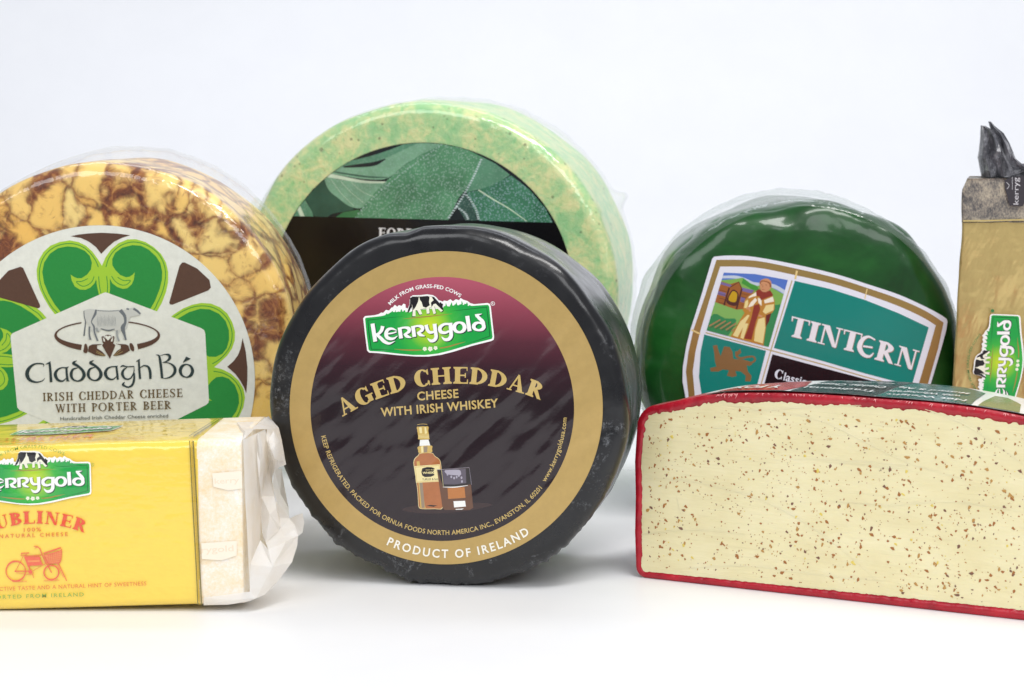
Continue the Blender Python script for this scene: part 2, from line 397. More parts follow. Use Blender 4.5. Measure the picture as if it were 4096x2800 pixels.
prof = [(1.4005, 0.0), (1.6, 0.0), (1.80, 0.0)] + [(1.95 + 0.5 * math.sin(a), 0.5 - 0.5 * math.cos(a)) for a in [i * math.pi / 2 / 20 for i in range(21)]] + [(2.45, 2.2)]
sheet('backdrop', prof, -1.8, 1.8, m_table)
# ------------------------------------------------------------------ cheese wheels
class Wheel: pass
def wheel_frame(cx, cy, bottom, yaw, t, Rpx=None):
    W_ = Wheel(); D = onfloor(cx, bottom).y
    for _ in range(8):
        c = atdepth(cx, cy, D); Rr = c.z; low = c + Vector((0, 0, -Rr)); D = D * 1.0
    W_.c = c; W_.R = Rr; ps = R_(yaw); W_.a = Vector((math.sin(ps), math.cos(ps), 0)); W_.u = Vector((math.cos(ps), -math.sin(ps), 0)); W_.v = Vector((0, 0, 1))
    W_.t = t; W_.fr = Frame(c, W_.u, W_.v, -W_.a); W_.base = Vector((c.x, c.y, 0)) + W_.a * (t / 2); return W_
def revolve(name, W_, parent, mats, prof, n=220, disp=None, taper=0.0, closed=True, a0=0, a1=360, smooth=True, bump_r=None):
    """prof: list of (r, d); disp(theta, r, d) -> (dr, dd)"""
    V = []; full = abs(a1 - a0) >= 359.9; cols = n if full else n + 1
    for i in range(cols):
        th = R_(a0 + (a1 - a0) * i / n)
        for (r, d) in prof:
            dr, dd = disp(th, r, d) if disp else (0, 0)
            k = 1 - taper * max(0, d) / W_.t; rr = (r + dr) * k
            p = W_.c + W_.a * (d + dd) + (W_.u * math.cos(th) + W_.v * math.sin(th)) * rr - W_.v * (W_.R * taper * max(0, d) / W_.t)
            if p.z < 0.0003: p.z = 0.0003
            V.append(p)
    m = len(prof); Fc = []
    for i in range(n if full else n):
        j = (i + 1) % cols if full else i + 1
        for k in range(m - 1): Fc.append((i * m + k, i * m + k + 1, j * m + k + 1, j * m + k))
    me_o = mesh_obj(name, V, Fc, mats, parent, smooth=smooth)
    bm = bmesh.new(); bm.from_mesh(me_o.data); bmesh.ops.remove_doubles(bm, verts=bm.verts, dist=1e-6); bmesh.ops.recalc_face_normals(bm, faces=bm.faces)
    bm.to_mesh(me_o.data); bm.free()
    if smooth: me_o.data.polygons.foreach_set('use_smooth', [True] * len(me_o.data.polygons))
    return me_o
def body_prof(R0, t, rc, rb=None):
    rb = rb or rc; p = [(0, 0)] + [(R0 * f, 0) for f in (0.3, 0.6, 0.8)]
    k = (R0 - rc)
    if k > R0 * 0.82: p += [(R0 * 0.8 + (k - R0 * 0.8) * f, 0) for f in (0.4, 0.75)]
    p += [(R0 - rc + rc * math.sin(a), rc - rc * math.cos(a)) for a in [i * math.pi / 2 / 9 for i in range(10)]]
    p += [(R0, rc + (t - rc - rb) * f) for f in (0.1, 0.2, 0.3, 0.4, 0.5, 0.6, 0.7, 0.8, 0.9, 1.0)]
    p += [(R0 - rb + rb * math.cos(a), t - rb + rb * math.sin(a)) for a in [i * math.pi / 2 / 6 for i in range(1, 7)]]
    return p + [(R0 * 0.5, t), (0, t)]
def ns(x, y, z): return noise.noise(Vector((x, y, z)))
# ---- logo, drawn in the coordinates of its best view; reused on three packages
def logo(parent, frame, tf, fam, cname, h0, mono=None, skip_k=False, scale_mm=1.0, clip=None, step=2.5e-6, mottle=0):
    pr = Print('brand_logo', parent, frame, h0, tf, clip, step)
    white = ink(fam, 'white', S(246, 246, 242)); dark = ink(fam, 'shadow_ink', S(22, 40, 48)); cream = ink(fam, 'cream', S(240, 238, 215))
    blk = ink(fam, 'cow_black', S(28, 26, 28)); dg = ink(fam, 'dark_green', S(10, 96, 42)); gold = ink(fam, 'gold_line', S(160, 132, 62))
    cpt = frame.px(*tf((1120, 830)), h0) - parent_base(parent); sx = (frame.px(*tf((1720, 780)), h0) - frame.px(*tf((1120, 830)), h0)); L = sx.length
    ex = sx.normalized()
    def glow(nt):
        tc = N(nt, 'ShaderNodeTexCoord'); sb = N(nt, 'ShaderNodeVectorMath', operation='SUBTRACT'); sb.inputs[1].default_value = cpt
        nt.links.new(tc.outputs['Object'], sb.inputs[0])
        ln = N(nt, 'ShaderNodeVectorMath', operation='LENGTH'); nt.links.new(sb.outputs[0], ln.inputs[0])
        dv = N(nt, 'ShaderNodeMath', operation='DIVIDE'); dv.inputs[1].default_value = L; nt.links.new(ln.outputs['Value'], dv.inputs[0])
        return ramp(nt, dv.outputs[0], [(0.0, S(205, 222, 40)), (0.30, S(160, 205, 45)), (0.62, S(60, 178, 62)), (0.95, S(22, 160, 66))])
    green = ink(fam, 'green_' + cname, S(30, 165, 66), colnode=glow)
    out = [(55, 690), (85, 655), (240, 640), (300, 625), (345, 598), (375, 603), (420, 555), (470, 566), (505, 520), (530, 515), (560, 475), (600, 505), (625, 480), (670, 492), (700, 455), (732, 470), (735, 520), (770, 535), (795, 470), (798, 400), (812, 345), (850, 322), (960, 320), (1080, 308), (1170, 320), (1220, 350), (1262, 402), (1300, 412), (1330, 425), (1345, 405), (1400, 415), (1450, 385), (1490, 418), (1540, 385), (1590, 402), (1612, 365), (1660, 395), (1720, 412), (1770, 448), (1830, 465), (2040, 445), (2080, 460), (2095, 500), (2150, 990), (2140, 1035), (2100, 1055), (1800, 1130), (1500, 1225), (1300, 1275), (1100, 1302), (900, 1302), (600, 1280), (300, 1248), (150, 1240), (118, 1205), (85, 950)]
    pr.poly(out, white)
    gp = [(85, 695), (105, 682), (350, 655), (405, 640), (430, 612), (445, 625), (475, 608), (530, 572), (560, 592), (575, 560), (600, 585), (645, 578), (665, 545), (690, 570), (720, 560), (740, 585), (800, 595), (850, 570), (1100, 540), (1320, 540), (1345, 500), (1370, 490), (1378, 440), (1400, 500), (1450, 480), (1470, 430), (1485, 490), (1535, 462), (1545, 430), (1560, 480), (1625, 462), (1630, 410), (1650, 455), (1700, 462), (1715, 430), (1730, 470), (1790, 492), (2050, 475), (2070, 500), (2125, 990), (2110, 1020), (1800, 1100), (1450, 1205), (1250, 1255), (1050, 1278), (850, 1278), (600, 1255), (350, 1225), (165, 1215), (142, 1190), (110, 950)]
    pr.poly(gp, green)
    pr.stroke([(690, 660), (400, 690), (130, 720), (150, 950), (185, 1185), (370, 1190), (560, 1207)], [2, 8, 16, 16, 16, 12, 2], dg, 1)
    pr.stroke([(1440, 578), (1700, 550), (2030, 512), (2060, 750), (2082, 975), (1900, 1040), (1700, 1098)], [2, 9, 16, 16, 16, 10, 2], dg, 1)
    pr.stroke([(690, 702), (900, 680), (1150, 655), (1480, 618)], [3, 17, 17, 3], gold)
    pr.stroke([(550, 1182), (700, 1195), (850, 1200), (990, 1197)], [3, 18, 24, 14], gold); pr.stroke([(1280, 1168), (1400, 1148), (1550, 1105), (1690, 1066)], [16, 22, 18, 3], gold)
    for fx, fy, r in ((1040, 1180, 21), (1128, 1180, 24), (1213, 1166, 20)):
        for k in range(5): pr.disc((fx + r * 0.9 * math.cos(k * 1.257 + 0.4), fy + r * 0.9 * math.sin(k * 1.257 + 0.4)), r * 0.78, r * 0.78, cream, 8)
    for bx, by, h, w_ in ((545, 590, 80, 14), (590, 590, 95, 14), (640, 585, 85, 13), (690, 580, 85, 13), (740, 590, 60, 12), (1430, 500, 80, 13), (1500, 485, 70, 12), (1580, 480, 80, 12), (1660, 475, 70, 12), (1740, 490, 50, 12), (450, 615, 40, 10)):
        pr.poly([(bx - w_, by), (bx - w_ * 0.3, by - h), (bx + w_, by)], white)
    cow = [(815, 370), (850, 345), (1080, 335), (1180, 350), (1240, 415), (1270, 450), (1285, 430), (1300, 452), (1322, 455), (1315, 500), (1332, 565), (1300, 588), (1240, 530), (1195, 500), (1218, 610), (1182, 622), (1150, 520), (1110, 520), (1117, 612), (1073, 617), (1065, 530), (970, 545), (1000, 622), (958, 632), (918, 560), (893, 560), (893, 655), (843, 658), (850, 560), (832, 470), (825, 520), (790, 592), (772, 590), (810, 470)]
    cc = (1050, 460)
    pr.poly([(cc[0] + (x - cc[0]) * 1.03 + (3 if x > 1050 else -3), cc[1] + (y - cc[1]) * 1.04 + 3) for x, y in cow], blk); pr.poly(cow, cream)
    pr.poly([(815, 370), (850, 345), (948, 345), (935, 420), (900, 500), (860, 560), (835, 470), (825, 520), (790, 590), (772, 590), (812, 460)], blk)
    pr.poly([(950, 345), (1090, 335), (1118, 350), (1108, 430), (1122, 480), (1060, 522), (1012, 505), (990, 430), (965, 400)], blk)
    pr.poly([(1150, 345), (1190, 353), (1240, 415), (1275, 450), (1285, 430), (1300, 452), (1322, 455), (1315, 500), (1332, 562), (1310, 550), (1270, 510), (1215, 455), (1180, 465), (1150, 512), (1138, 440), (1182, 400)], blk)
    K = []
    K.append(([(205, 775), (250, 1062)], [64, 62], 0)); K.append(([(368, 815), (352, 880), (305, 935), (250, 955)], [58, 52, 44, 36], 0))
    K.append(([(262, 945), (330, 1000), (395, 1062), (475, 1092), (565, 1055)], [38, 52, 54, 36, 5], 0))
    K.append(([(592, 885), (520, 856), (452, 872), (422, 935), (440, 995), (500, 1018), (555, 1008), (605, 970)], [10, 34, 48, 58, 58, 46, 32, 6], 0)); K.append(([(435, 938), (520, 928), (590, 905)], [26, 24, 18], 0))
    for dx, dy in ((0, 0), (213, -25)):
        K.append(([(638 + dx, 838 + dy), (662 + dx, 1012 + dy)], [60, 60], 0))
        K.append(([(645 + dx, 852 + dy), (720 + dx, 838 + dy), (785 + dx, 855 + dy), (785 + dx, 905 + dy), (725 + dx, 942 + dy)], [34, 34, 58, 50, 26], 0))
        K.append(([(715 + dx, 932 + dy), (755 + dx, 975 + dy), (828 + dx, 1000 + dy)], [40, 52, 12], 0))
    K.append(([(1062, 795), (1085, 875), (1125, 915), (1185, 908)], [58, 52, 46, 36], 0)); K.append(([(1198, 778), (1212, 900), (1222, 990), (1190, 1042), (1135, 1050), (1085, 1010)], [62, 58, 56, 52, 44, 12], 0))
    K.append(([(1440, 782), (1350, 786), (1285, 838), (1295, 900), (1360, 922), (1430, 895)], [36, 40, 58, 58, 42, 34], 0)); K.append(([(1452, 762), (1458, 880), (1462, 970), (1425, 1022), (1362, 1030), (1310, 985)], [62, 60, 60, 54, 44, 12], 0))
    K.append(([(1595 + 84 * math.cos(a), 835 + 78 * math.sin(a)) for a in [i * math.pi / 4 for i in range(8)]], [62, 52, 34, 52, 62, 52, 34, 52], 1))
    K.append(([(1720, 652), (1758, 896)], [64, 64], 0))
    K.append(([(1905 + 82 * math.cos(a), 820 + 60 * math.sin(a)) for a in [i * math.pi / 4 for i in range(8)]], [58, 52, 34, 48, 60, 52, 34, 40], 1)); K.append(([(1982, 815), (1972, 750), (1925, 700), (1878, 655)], [58, 58, 54, 46], 0)); K.append(([(1848, 650), (1890, 636), (1955, 618)], [48, 34, 6], 0))
    for m_, ox, oy in ((dark, 14, 12), (white, 0, 0)):
        for pts, ws, cl in K[(0 if not skip_k else 0):]:
            pr.stroke([(x + ox, y + oy) for x, y in pts], ws, m_, 5 if len(pts) > 2 else 1, bool(cl))
    o = pr.done(); o['label'] = 'green brand logo with a grazing cow'
    return o
LZ = Z(1440, 1100, 4.0)
# ======================================================== 1. black wax wheel (front centre)
B = wheel_frame(1778, 1631, 2350, 9.6, 0.092)
black = thing('round_cheese', B.base, 'black waxed cheese wheel with the gold ringed maroon label, front and centre', 'cheese', 'whole round cheeses standing on edge')
m_wax, nt, bs = newmat('black_wax'); bs.inputs['Coat Weight'].default_value = 0.4; bs.inputs['Coat Roughness'].default_value = 0.07; bs.inputs['Specular IOR Level'].default_value = 0.35
v = coords(nt); nn = noise_tex(nt, v, 28, 6, 0.72, 0.8); fine = noise_tex(nt, v, 420, 4, 0.8)
chalk = N(nt, 'ShaderNodeMath', operation='MULTIPLY'); nt.links.new(ramp(nt, nn.outputs[0], [(0.56, (0, 0, 0)), (0.68, (1, 1, 1))]), chalk.inputs[0]); nt.links.new(ramp(nt, fine.outputs[0], [(0.50, (0, 0, 0)), (0.72, (1, 1, 1))]), chalk.inputs[1])
sp = N(nt, 'ShaderNodeSeparateXYZ'); tcw = N(nt, 'ShaderNodeTexCoord'); nt.links.new(tcw.outputs['Object'], sp.inputs[0])
lowm = N(nt, 'ShaderNodeMapRange'); lowm.inputs[1].default_value = 0.15; lowm.inputs[2].default_value = 0.02; lowm.inputs[3].default_value = 0.25; lowm.inputs[4].default_value = 1.0; nt.links.new(sp.outputs[2], lowm.inputs[0])
ch2 = N(nt, 'ShaderNodeMath', operation='MULTIPLY'); nt.links.new(chalk.outputs[0], ch2.inputs[0]); nt.links.new(lowm.outputs[0], ch2.inputs[1])
nt.links.new(mix(nt, ch2.outputs[0], S(22, 22, 24), S(165, 168, 172)), bs.inputs['Base Color'])
nt.links.new(ramp(nt, noise_tex(nt, v, 60, 4).outputs[0], [(0.3, (0.22,) * 3), (0.7, (0.42,) * 3)]), bs.inputs['Roughness'])
pb = bump(nt, bs, noise_tex(nt, v, 30, 3, 0.5).outputs[0], 0.0016); bump(nt, bs, fine.outputs[0], 0.00006, 1.0, pb)
def disp_black(th, r, d):
    k = max(0.0, min(1.0, (r / B.R - 0.885) / 0.10)); low = max(0.0, -math.sin(th) - 0.25)
    j = 0.0008 + ns(math.cos(th) * 3.2, math.sin(th) * 3.2, d * 26) * 0.0016
    j += low * (abs(ns(th * 15, 3.1, d * 10)) - 0.15) * 0.0052
    if -0.1 < (th - R_(103)) < 0.1: j -= 0.0018 * (1 - abs(th - R_(103)) / 0.1) * (1 if d < 0.012 else 0.3)
    return (j * k - 0.0009 * k, (0.0007 + ns(math.cos(th) * 6, math.sin(th) * 6, 4) * 0.0012 + low * 0.001 * ns(th * 14, 1, 1)) * k)
revolve('wax_coat', B, black, m_wax, body_prof(B.R, B.t, 0.0065, 0.010), 300, disp_black, 0.035)
LC = (1785.5, 1630.5)
m_goldp = ink('black_label', 'gold', S(193, 162, 98), 0.05, metallic=0.35, rough=0.34)
lab = plate('label', black, B.fr, circ(LC, 626, 180), m_goldp, 0.0005, 0.0004)
lab['label'] = 'round gold ringed maroon paper label'
H0 = 0.00052
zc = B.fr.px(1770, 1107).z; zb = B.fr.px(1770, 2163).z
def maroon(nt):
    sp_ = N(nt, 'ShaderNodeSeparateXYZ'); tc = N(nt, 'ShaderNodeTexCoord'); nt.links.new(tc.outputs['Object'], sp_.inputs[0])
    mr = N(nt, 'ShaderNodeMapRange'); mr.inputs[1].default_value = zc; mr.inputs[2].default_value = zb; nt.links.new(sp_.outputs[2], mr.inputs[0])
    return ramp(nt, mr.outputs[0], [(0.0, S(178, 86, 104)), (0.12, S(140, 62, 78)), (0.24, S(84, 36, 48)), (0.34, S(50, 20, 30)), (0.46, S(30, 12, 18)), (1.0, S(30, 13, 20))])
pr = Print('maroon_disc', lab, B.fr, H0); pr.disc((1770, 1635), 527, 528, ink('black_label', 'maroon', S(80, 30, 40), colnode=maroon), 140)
pr.done()
logo(lab, B.fr, LZ, 'black_label', 'a', H0 + 0.00003)
pr = Print('lettering', lab, B.fr, H0 + 0.00003)
wht = ink('black_label', 'white', S(246, 246, 242)); gi = ink('black_label', 'gold_ink', S(200, 172, 104), 0.04); offw = ink('black_label', 'off_white', S(244, 240, 225))
pr.serif('AGED CHEDDAR', Path((1372, 1667), (2163, 1600), (1790, 1535)), 67, gi, W=0.27, t=0.085, gap=0.07, space=0.30)
pr.text('CHEESE', Path((1671, 1601), (1836, 1589)), 34, gi, 1.06, 0.022)
pr.text('WITH IRISH WHISKEY', Path((1526, 1665), (1995, 1627)), 34, gi, 1.06, 0.022)
pr.text('PRODUCT OF IRELAND', Path((1547, 2177), (2120, 2134), (1804, 2230)), 33, offw, 1.3, 0.022)
pr.text('KEEP REFRIGERATED. PACKED FOR ORNUA FOODS NORTH AMERICA INC., EVANSTON, IL 60201', Path((1286, 1744), (2170, 1952), (1757, 2138)), 18.5, gi, 1.03, 0.012)
pr.text('www.kerrygoldusa.com', Path((2182, 1928), (2268, 1670), (2241, 1805)), 19, gi, 1.03, 0.012)
pr.done(); pr = Print('arched_lettering', lab, B.fr, H0 + 0.00003); pr.tf = LZ
pr.text('MILK FROM GRASS-FED COWS', Path((492, 482), (1600, 358), (1090, 205)), 58, wht, 1.03, 0.018)
pr.disc((2128, 455), 34, 34, wht, 24, (2128, 455, 27, 27)); pr.text('R', Path((2114, 474), (2143, 472)), 36, wht)
pr.done()
# whiskey picture
pr = Print('bottle_picture', lab, B.fr, H0 + 0.00003, Z(1560, 1660, 4.0))
amb = ink('black_label', 'amber', S(176, 108, 62), 0.08); amb2 = ink('black_label', 'dark_amber', S(104, 70, 50)); amb3 = ink('black_label', 'bright_amber', S(186, 118, 60), 0.06)
gl = ink('black_label', 'foil', S(205, 172, 92)); glh = ink('black_label', 'foil_light', S(236, 220, 160)); gld = ink('black_label', 'foil_dark', S(150, 132, 110)); wi = ink('black_label', 'picture_white', S(240, 240, 235)); dk = ink('black_label', 'picture_dark', S(34, 26, 26)); gry = ink('black_label', 'glass_grey', S(92, 84, 96)); grl = ink('black_label', 'glass_light', S(170, 164, 178)); brn = ink('black_label', 'shade_brown', S(52, 34, 34))
pr.poly([(190, 1510), (500, 1430), (900, 1440), (1350, 1400), (1640, 1430), (1400, 1500), (1000, 1560), (500, 1570)], brn, 4)
bot = [(480, 610), (455, 640), (400, 690), (380, 750), (390, 850), (440, 1180), (455, 1420), (470, 1480), (520, 1500), (720, 1500), (850, 1480), (845, 1200), (830, 900), (815, 760), (790, 700), (720, 650), (670, 600)]
pr.poly(bot, glh, 3); pr.poly([(635 + (x - 635) * 0.965, 1050 + (y - 1050) * 0.985) for x, y in bot], amb, 3)
pr.poly([(430, 740), (475, 735), (560, 1440), (575, 1490), (490, 1480)], gl); pr.poly([(475, 1080), (525, 1080), (560, 1480), (510, 1480)], gld)
pr.poly([(580, 1450), (650, 1435), (760, 1445), (700, 1465)], dk)
pr.poly([(395, 815), (800, 785), (830, 1060), (420, 1080)], glh); pr.poly([(408, 828), (790, 800), (815, 1050), (430, 1070)], gl); pr.poly([(414, 834), (785, 806), (808, 1044), (436, 1064)], glh)
pr.poly([(520, 850), (590, 830), (670, 832), (720, 850), (700, 900), (715, 960), (660, 985), (560, 990), (520, 965), (505, 910)], dk)
pr.text('WHISKEY', Path((525, 940), (775, 932)), 34, glh, 1.0, 0.03); pr.text('TURLEY & Sons', Path((520, 1044), (790, 1034)), 32, dk, 1.0, 0.01)
pr.text('OLD IRISH', Path((575, 886), (730, 878)), 18, glh)
pr.poly([(445, 180), (610, 175), (615, 250), (625, 300), (632, 365), (625, 385), (465, 388), (455, 350), (448, 290), (440, 240)], gl, 3); pr.poly([(470, 195), (510, 192), (520, 290), (480, 290)], glh); pr.poly([(555, 190), (580, 190), (600, 290), (560, 300)], glh)
for y_ in (318, 340, 360): pr.stroke([(458, y_ + 4), (540, y_ - 2), (628, y_)], 8, glh)
pr.poly([(435, 148), (520, 132), (605, 140), (605, 175), (520, 178), (440, 182)], dk, 3); pr.stroke([(440, 152), (520, 140), (600, 148)], 7, gl)
pr.poly([(485, 395), (620, 390), (650, 490), (475, 490)], wi)
pr.poly([(460, 500), (665, 485), (676, 540), (665, 595), (480, 608), (455, 560)], gl, 3); pr.poly([(500, 500), (535, 497), (540, 598), (505, 602)], glh); pr.poly([(540, 500), (605, 497), (600, 592), (545, 598)], gld)
pr.poly([(755, 870), (1275, 835), (1335, 1480), (1280, 1515), (880, 1515), (845, 1480)], amb2)
pr.poly([(765, 878), (1272, 842), (1308, 1105), (1040, 1140), (850, 1140)], dk); pr.poly([(835, 880), (1215, 858), (1225, 1085), (1040, 1108), (865, 1105)], gry)
pr.poly([(890, 880), (1100, 872), (1140, 920), (1130, 960), (1050, 960), (950, 950), (900, 930)], grl, 3)
for gx, gy in ((985, 985), (1030, 1005), (1070, 990), (1105, 965), (925, 945), (1148, 1000), (1155, 1060)): pr.disc((gx, gy), 15, 22, grl, 8)
pr.stroke([(850, 1148), (1040, 1150), (1250, 1122)], [6, 16, 6], wi); pr.stroke([(752, 873), (830, 868)], 5, grl); pr.stroke([(760, 873), (1272, 836), (1308, 1110)], 5, grl, 1); pr.stroke([(828, 870), (858, 1140)], 5, glh)
pr.poly([(925, 1165), (1195, 1150), (1212, 1320), (935, 1340)], amb3); pr.poly([(1020, 1375), (1205, 1368), (1218, 1460), (1030, 1475)], wi); pr.poly([(1050, 1500), (1190, 1492), (1150, 1510), (1060, 1512)], wi)
pr.done()
# ======================================================== 2. marbled wheel on the left
C_ = wheel_frame(416, 1425, 2180, 2.0, 0.088)
clad = thing('round_cheese', C_.base, 'marbled brown and yellow cheese wheel with the shamrock label, wrapped in clear film', 'cheese', 'whole round cheeses standing on edge')
m_marb, nt, bs = newmat('marbled_cheddar'); v = coords(nt)
wv = noise_tex(nt, v, 50, 2.2, 0.55); ofs = N(nt, 'ShaderNodeVectorMath', operation='MULTIPLY_ADD'); ofs.inputs[1].default_value = (0.021,) * 3; nt.links.new(wv.outputs['Color'], ofs.inputs[0]); nt.links.new(v, ofs.inputs[2])
vo = N(nt, 'ShaderNodeTexVoronoi', feature='DISTANCE_TO_EDGE'); vo.inputs['Scale'].default_value = 56; nt.links.new(ofs.outputs[0], vo.inputs['Vector'])
vc = N(nt, 'ShaderNodeTexVoronoi', feature='F1'); vc.inputs['Scale'].default_value = 56; nt.links.new(ofs.outputs[0], vc.inputs['Vector'])
vb = N(nt, 'ShaderNodeTexVoronoi', feature='DISTANCE_TO_EDGE'); vb.inputs['Scale'].default_value = 150; nt.links.new(ofs.outputs[0], vb.inputs['Vector'])
big = noise_tex(nt, v, 26, 3, 0.6, 0.4); swirl = noise_tex(nt, v, 120, 5, 0.7, 1.6)
bigr = ramp(nt, big.outputs[0], [(0.45, (0, 0, 0)), (0.68, (1, 1, 1))])
sub = N(nt, 'ShaderNodeMath', operation='MULTIPLY_ADD'); sub.inputs[1].default_value = -0.30; nt.links.new(bigr, sub.inputs[0]); nt.links.new(vo.outputs['Distance'], sub.inputs[2])
s3 = N(nt, 'ShaderNodeMath', operation='MULTIPLY_ADD'); s3.inputs[1].default_value = 0.22; nt.links.new(swirl.outputs[0], s3.inputs[0]); nt.links.new(sub.outputs[0], s3.inputs[2])
s4 = N(nt, 'ShaderNodeMath', operation='MULTIPLY_ADD'); s4.inputs[1].default_value = 0.05; nt.links.new(vb.outputs['Distance'], s4.inputs[0]); nt.links.new(s3.outputs[0], s4.inputs[2])
curd = ramp(nt, vc.outputs['Color'], [(0.2, S(255, 214, 122)), (0.5, S(255, 226, 146)), (0.8, S(252, 204, 106))])
fac = ramp(nt, s4.outputs[0], [(0.03, (0, 0, 0)), (0.12, (0.22,) * 3), (0.175, (0.62,) * 3), (0.25, (0.94,) * 3), (0.32, (1, 1, 1))])
brown = ramp(nt, swirl.outputs[0], [(0.35, S(92, 44, 16)), (0.5, S(140, 76, 32)), (0.68, S(206, 146, 74))])
rust = ramp(nt, noise_tex(nt, v, 70, 6, 0.75, 1.4).outputs[0], [(0.56, (0, 0, 0)), (0.70, (0.8,) * 3)])
nt.links.new(mix(nt, rust, mix(nt, fac, brown, curd), S(158, 92, 40)), bs.inputs['Base Color']); bs.inputs['Roughness'].default_value = 0.33
bs.inputs['Subsurface Weight'].default_value = 0.12; bs.inputs['Subsurface Radius'].default_value = (0.004, 0.0025, 0.0012); bs.inputs['Subsurface Scale'].default_value = 1.0
bump(nt, bs, s3.outputs[0], 0.0004)
def disp_c(th, r, d):
    k = max(0.0, min(1.0, (r / C_.R - 0.86) / 0.12)); return (ns(math.cos(th) * 3, math.sin(th) * 3, 7 + d * 20) * 0.0022 * k, (0.0006 + ns(math.cos(th) * 8, math.sin(th) * 8, 2) * 0.0008) * k)
revolve('marbled_cheese', C_, clad, m_marb, body_prof(C_.R, C_.t, 0.0075), 220, disp_c, 0.0)
m_film = film_mat('clear_film', (0.985, 0.985, 0.98, 1), 0.01, 0.05, 30, 0.0016)
def film(name, W_, parent, m, bag, t, inner=0.80, taper=0.0):
    Rf = W_.R + 0.0007; rc = 0.0080
    pf = [(Rf * f, -0.00025) for f in (inner, (inner + 0.91) / 2, 0.91)] + [(Rf - rc + rc * math.sin(a), -0.00025 + rc - rc * math.cos(a)) for a in [i * math.pi / 2 / 8 for i in range(9)]]
    pf += [(Rf, 0.0078 + (t - 0.0078) * i / 14) for i in range(1, 15)] + [(Rf * 0.97, t + 0.003), (Rf * 0.9, t + 0.004)]
    def dfn(th, r, d):
        x, y = math.cos(th), math.sin(th)
        k = max(0.0, min(1.0, (d - 0.004) / 0.03))
        e = bag(th) * math.sin(min(1.0, max(0.0, d / t)) * math.pi * 0.62) if d > 0 else 0
        return (abs(ns(x * 9, y * 9, d * 40 + 11)) * 0.0016 * k + e + abs(ns(x * 26, y * 26, d * 14)) * 0.0006 * k, 0)
    return revolve(name, W_, parent, m, pf, 260, dfn, taper)
film('plastic_film', C_, clad, m_film, lambda th: 0.0050 * math.exp(-((th - R_(82)) / 0.75) ** 2), C_.t, 0.45)
m_paper = ink('cream_label', 'paper', S(224, 226, 218), 0.07)
FAMP['cream_label']['mott'] = 700
lab = plate('label', clad, C_.fr, circ((400, 1521), 620, 180), m_paper, 0.0006, 0.0004); lab['label'] = 'round shamrock label with a cow inside a ring'
pr = Print('shamrock_print', lab, C_.fr, 0.00062)
lg = ink('cream_label', 'lime', S(158, 200, 56)); g1 = ink('cream_label', 'leaf_green', S(38, 138, 62), 0.05); br = ink('cream_label', 'brown', S(88, 62, 50), 0.06); dt = ink('cream_label', 'slate_ink', S(42, 58, 60)); sub_i = ink('cream_label', 'olive_brown', S(98, 78, 44)); gi2 = ink('cream_label', 'grey_ink', S(92, 94, 84))
disc_c = (400, 1521); clipc = circ(disc_c, 612, 90)
CY = lambda p: (120 + p[0] / 4, 880 + p[1] / 4)
def leaf(rot, sgn=1):
    a = R_(rot)
    def tf(p):
        x, y = CY(p); x -= 402; y -= 1521
        return (402 + x * math.cos(a) - y * math.sin(a), 1521 + x * math.sin(a) + y * math.cos(a))
    pr.tf = tf; pr.clip = clipc
    pr.poly([(1155, 730), (1100, 640), (1000, 500), (900, 410), (780, 350), (640, 325), (480, 350), (330, 410), (220, 510), (140, 650), (110, 800), (120, 950), (160, 1100), (230, 1250), (320, 1400), (400, 1505), (700, 1850), (1180, 2300), (1660, 1900), (2035, 1460), (2110, 1330), (2180, 1150), (2212, 1000), (2215, 830), (2180, 680), (2100, 540), (1980, 430), (1850, 350), (1700, 305), (1560, 310), (1420, 370), (1300, 470), (1210, 600)], lg)
    pr.poly([(200, 830), (230, 680), (320, 540), (450, 450), (600, 420), (750, 435), (880, 490), (960, 570), (995, 680), (980, 790), (920, 870), (830, 930), (760, 930), (700, 905), (655, 870), (670, 960), (720, 1060), (800, 1110), (890, 1115), (970, 1080), (1030, 1020), (1065, 950), (1075, 1050), (1110, 1200), (1150, 2150), (780, 1800), (490, 1460), (400, 1350), (300, 1180), (230, 1010)], g1)
    pr.poly([(2120, 830), (2090, 690), (2020, 580), (1900, 470), (1780, 410), (1640, 400), (1480, 440), (1370, 520), (1320, 620), (1320, 720), (1370, 800), (1450, 880), (1540, 915), (1600, 905), (1650, 870), (1680, 835), (1665, 950), (1630, 1030), (1560, 1090), (1490, 1100), (1400, 1070), (1320, 1010), (1280, 930), (1285, 1100), (1270, 1200), (1220, 2150), (1600, 1800), (1930, 1420), (2000, 1300), (2080, 1100), (2115, 950)], g1)
    pr.stroke([(1098, 750), (1050, 640), (960, 520), (850, 430), (700, 380), (560, 380), (420, 420), (290, 510), (200, 640), (158, 800), (160, 950), (200, 1100), (270, 1250), (360, 1400), (440, 1480), (700, 1780)], 13, g1, 4)
    pr.stroke([(1220, 750), (1260, 620), (1340, 500), (1450, 410), (1600, 355), (1750, 360), (1900, 415), (2040, 520), (2130, 660), (2170, 820), (2160, 1000), (2110, 1180), (2040, 1330), (1980, 1440), (1700, 1750)], 13, g1, 4)
    for q in ([(1030, 900), (990, 990), (900, 1050), (820, 1050), (745, 985), (830, 980), (930, 935)], [(1308, 895), (1370, 980), (1460, 1035), (1550, 1030), (1610, 965), (1500, 965), (1405, 915)], [(1103, 900), (1115, 1050), (1140, 1170)], [(1230, 895), (1245, 1050), (1240, 1170)]): pr.stroke(q, 12, g1, 4)
for rt in (0, 82.5, -80, 164, 196): leaf(rt)
pr.clip = None; pr.tf = CY
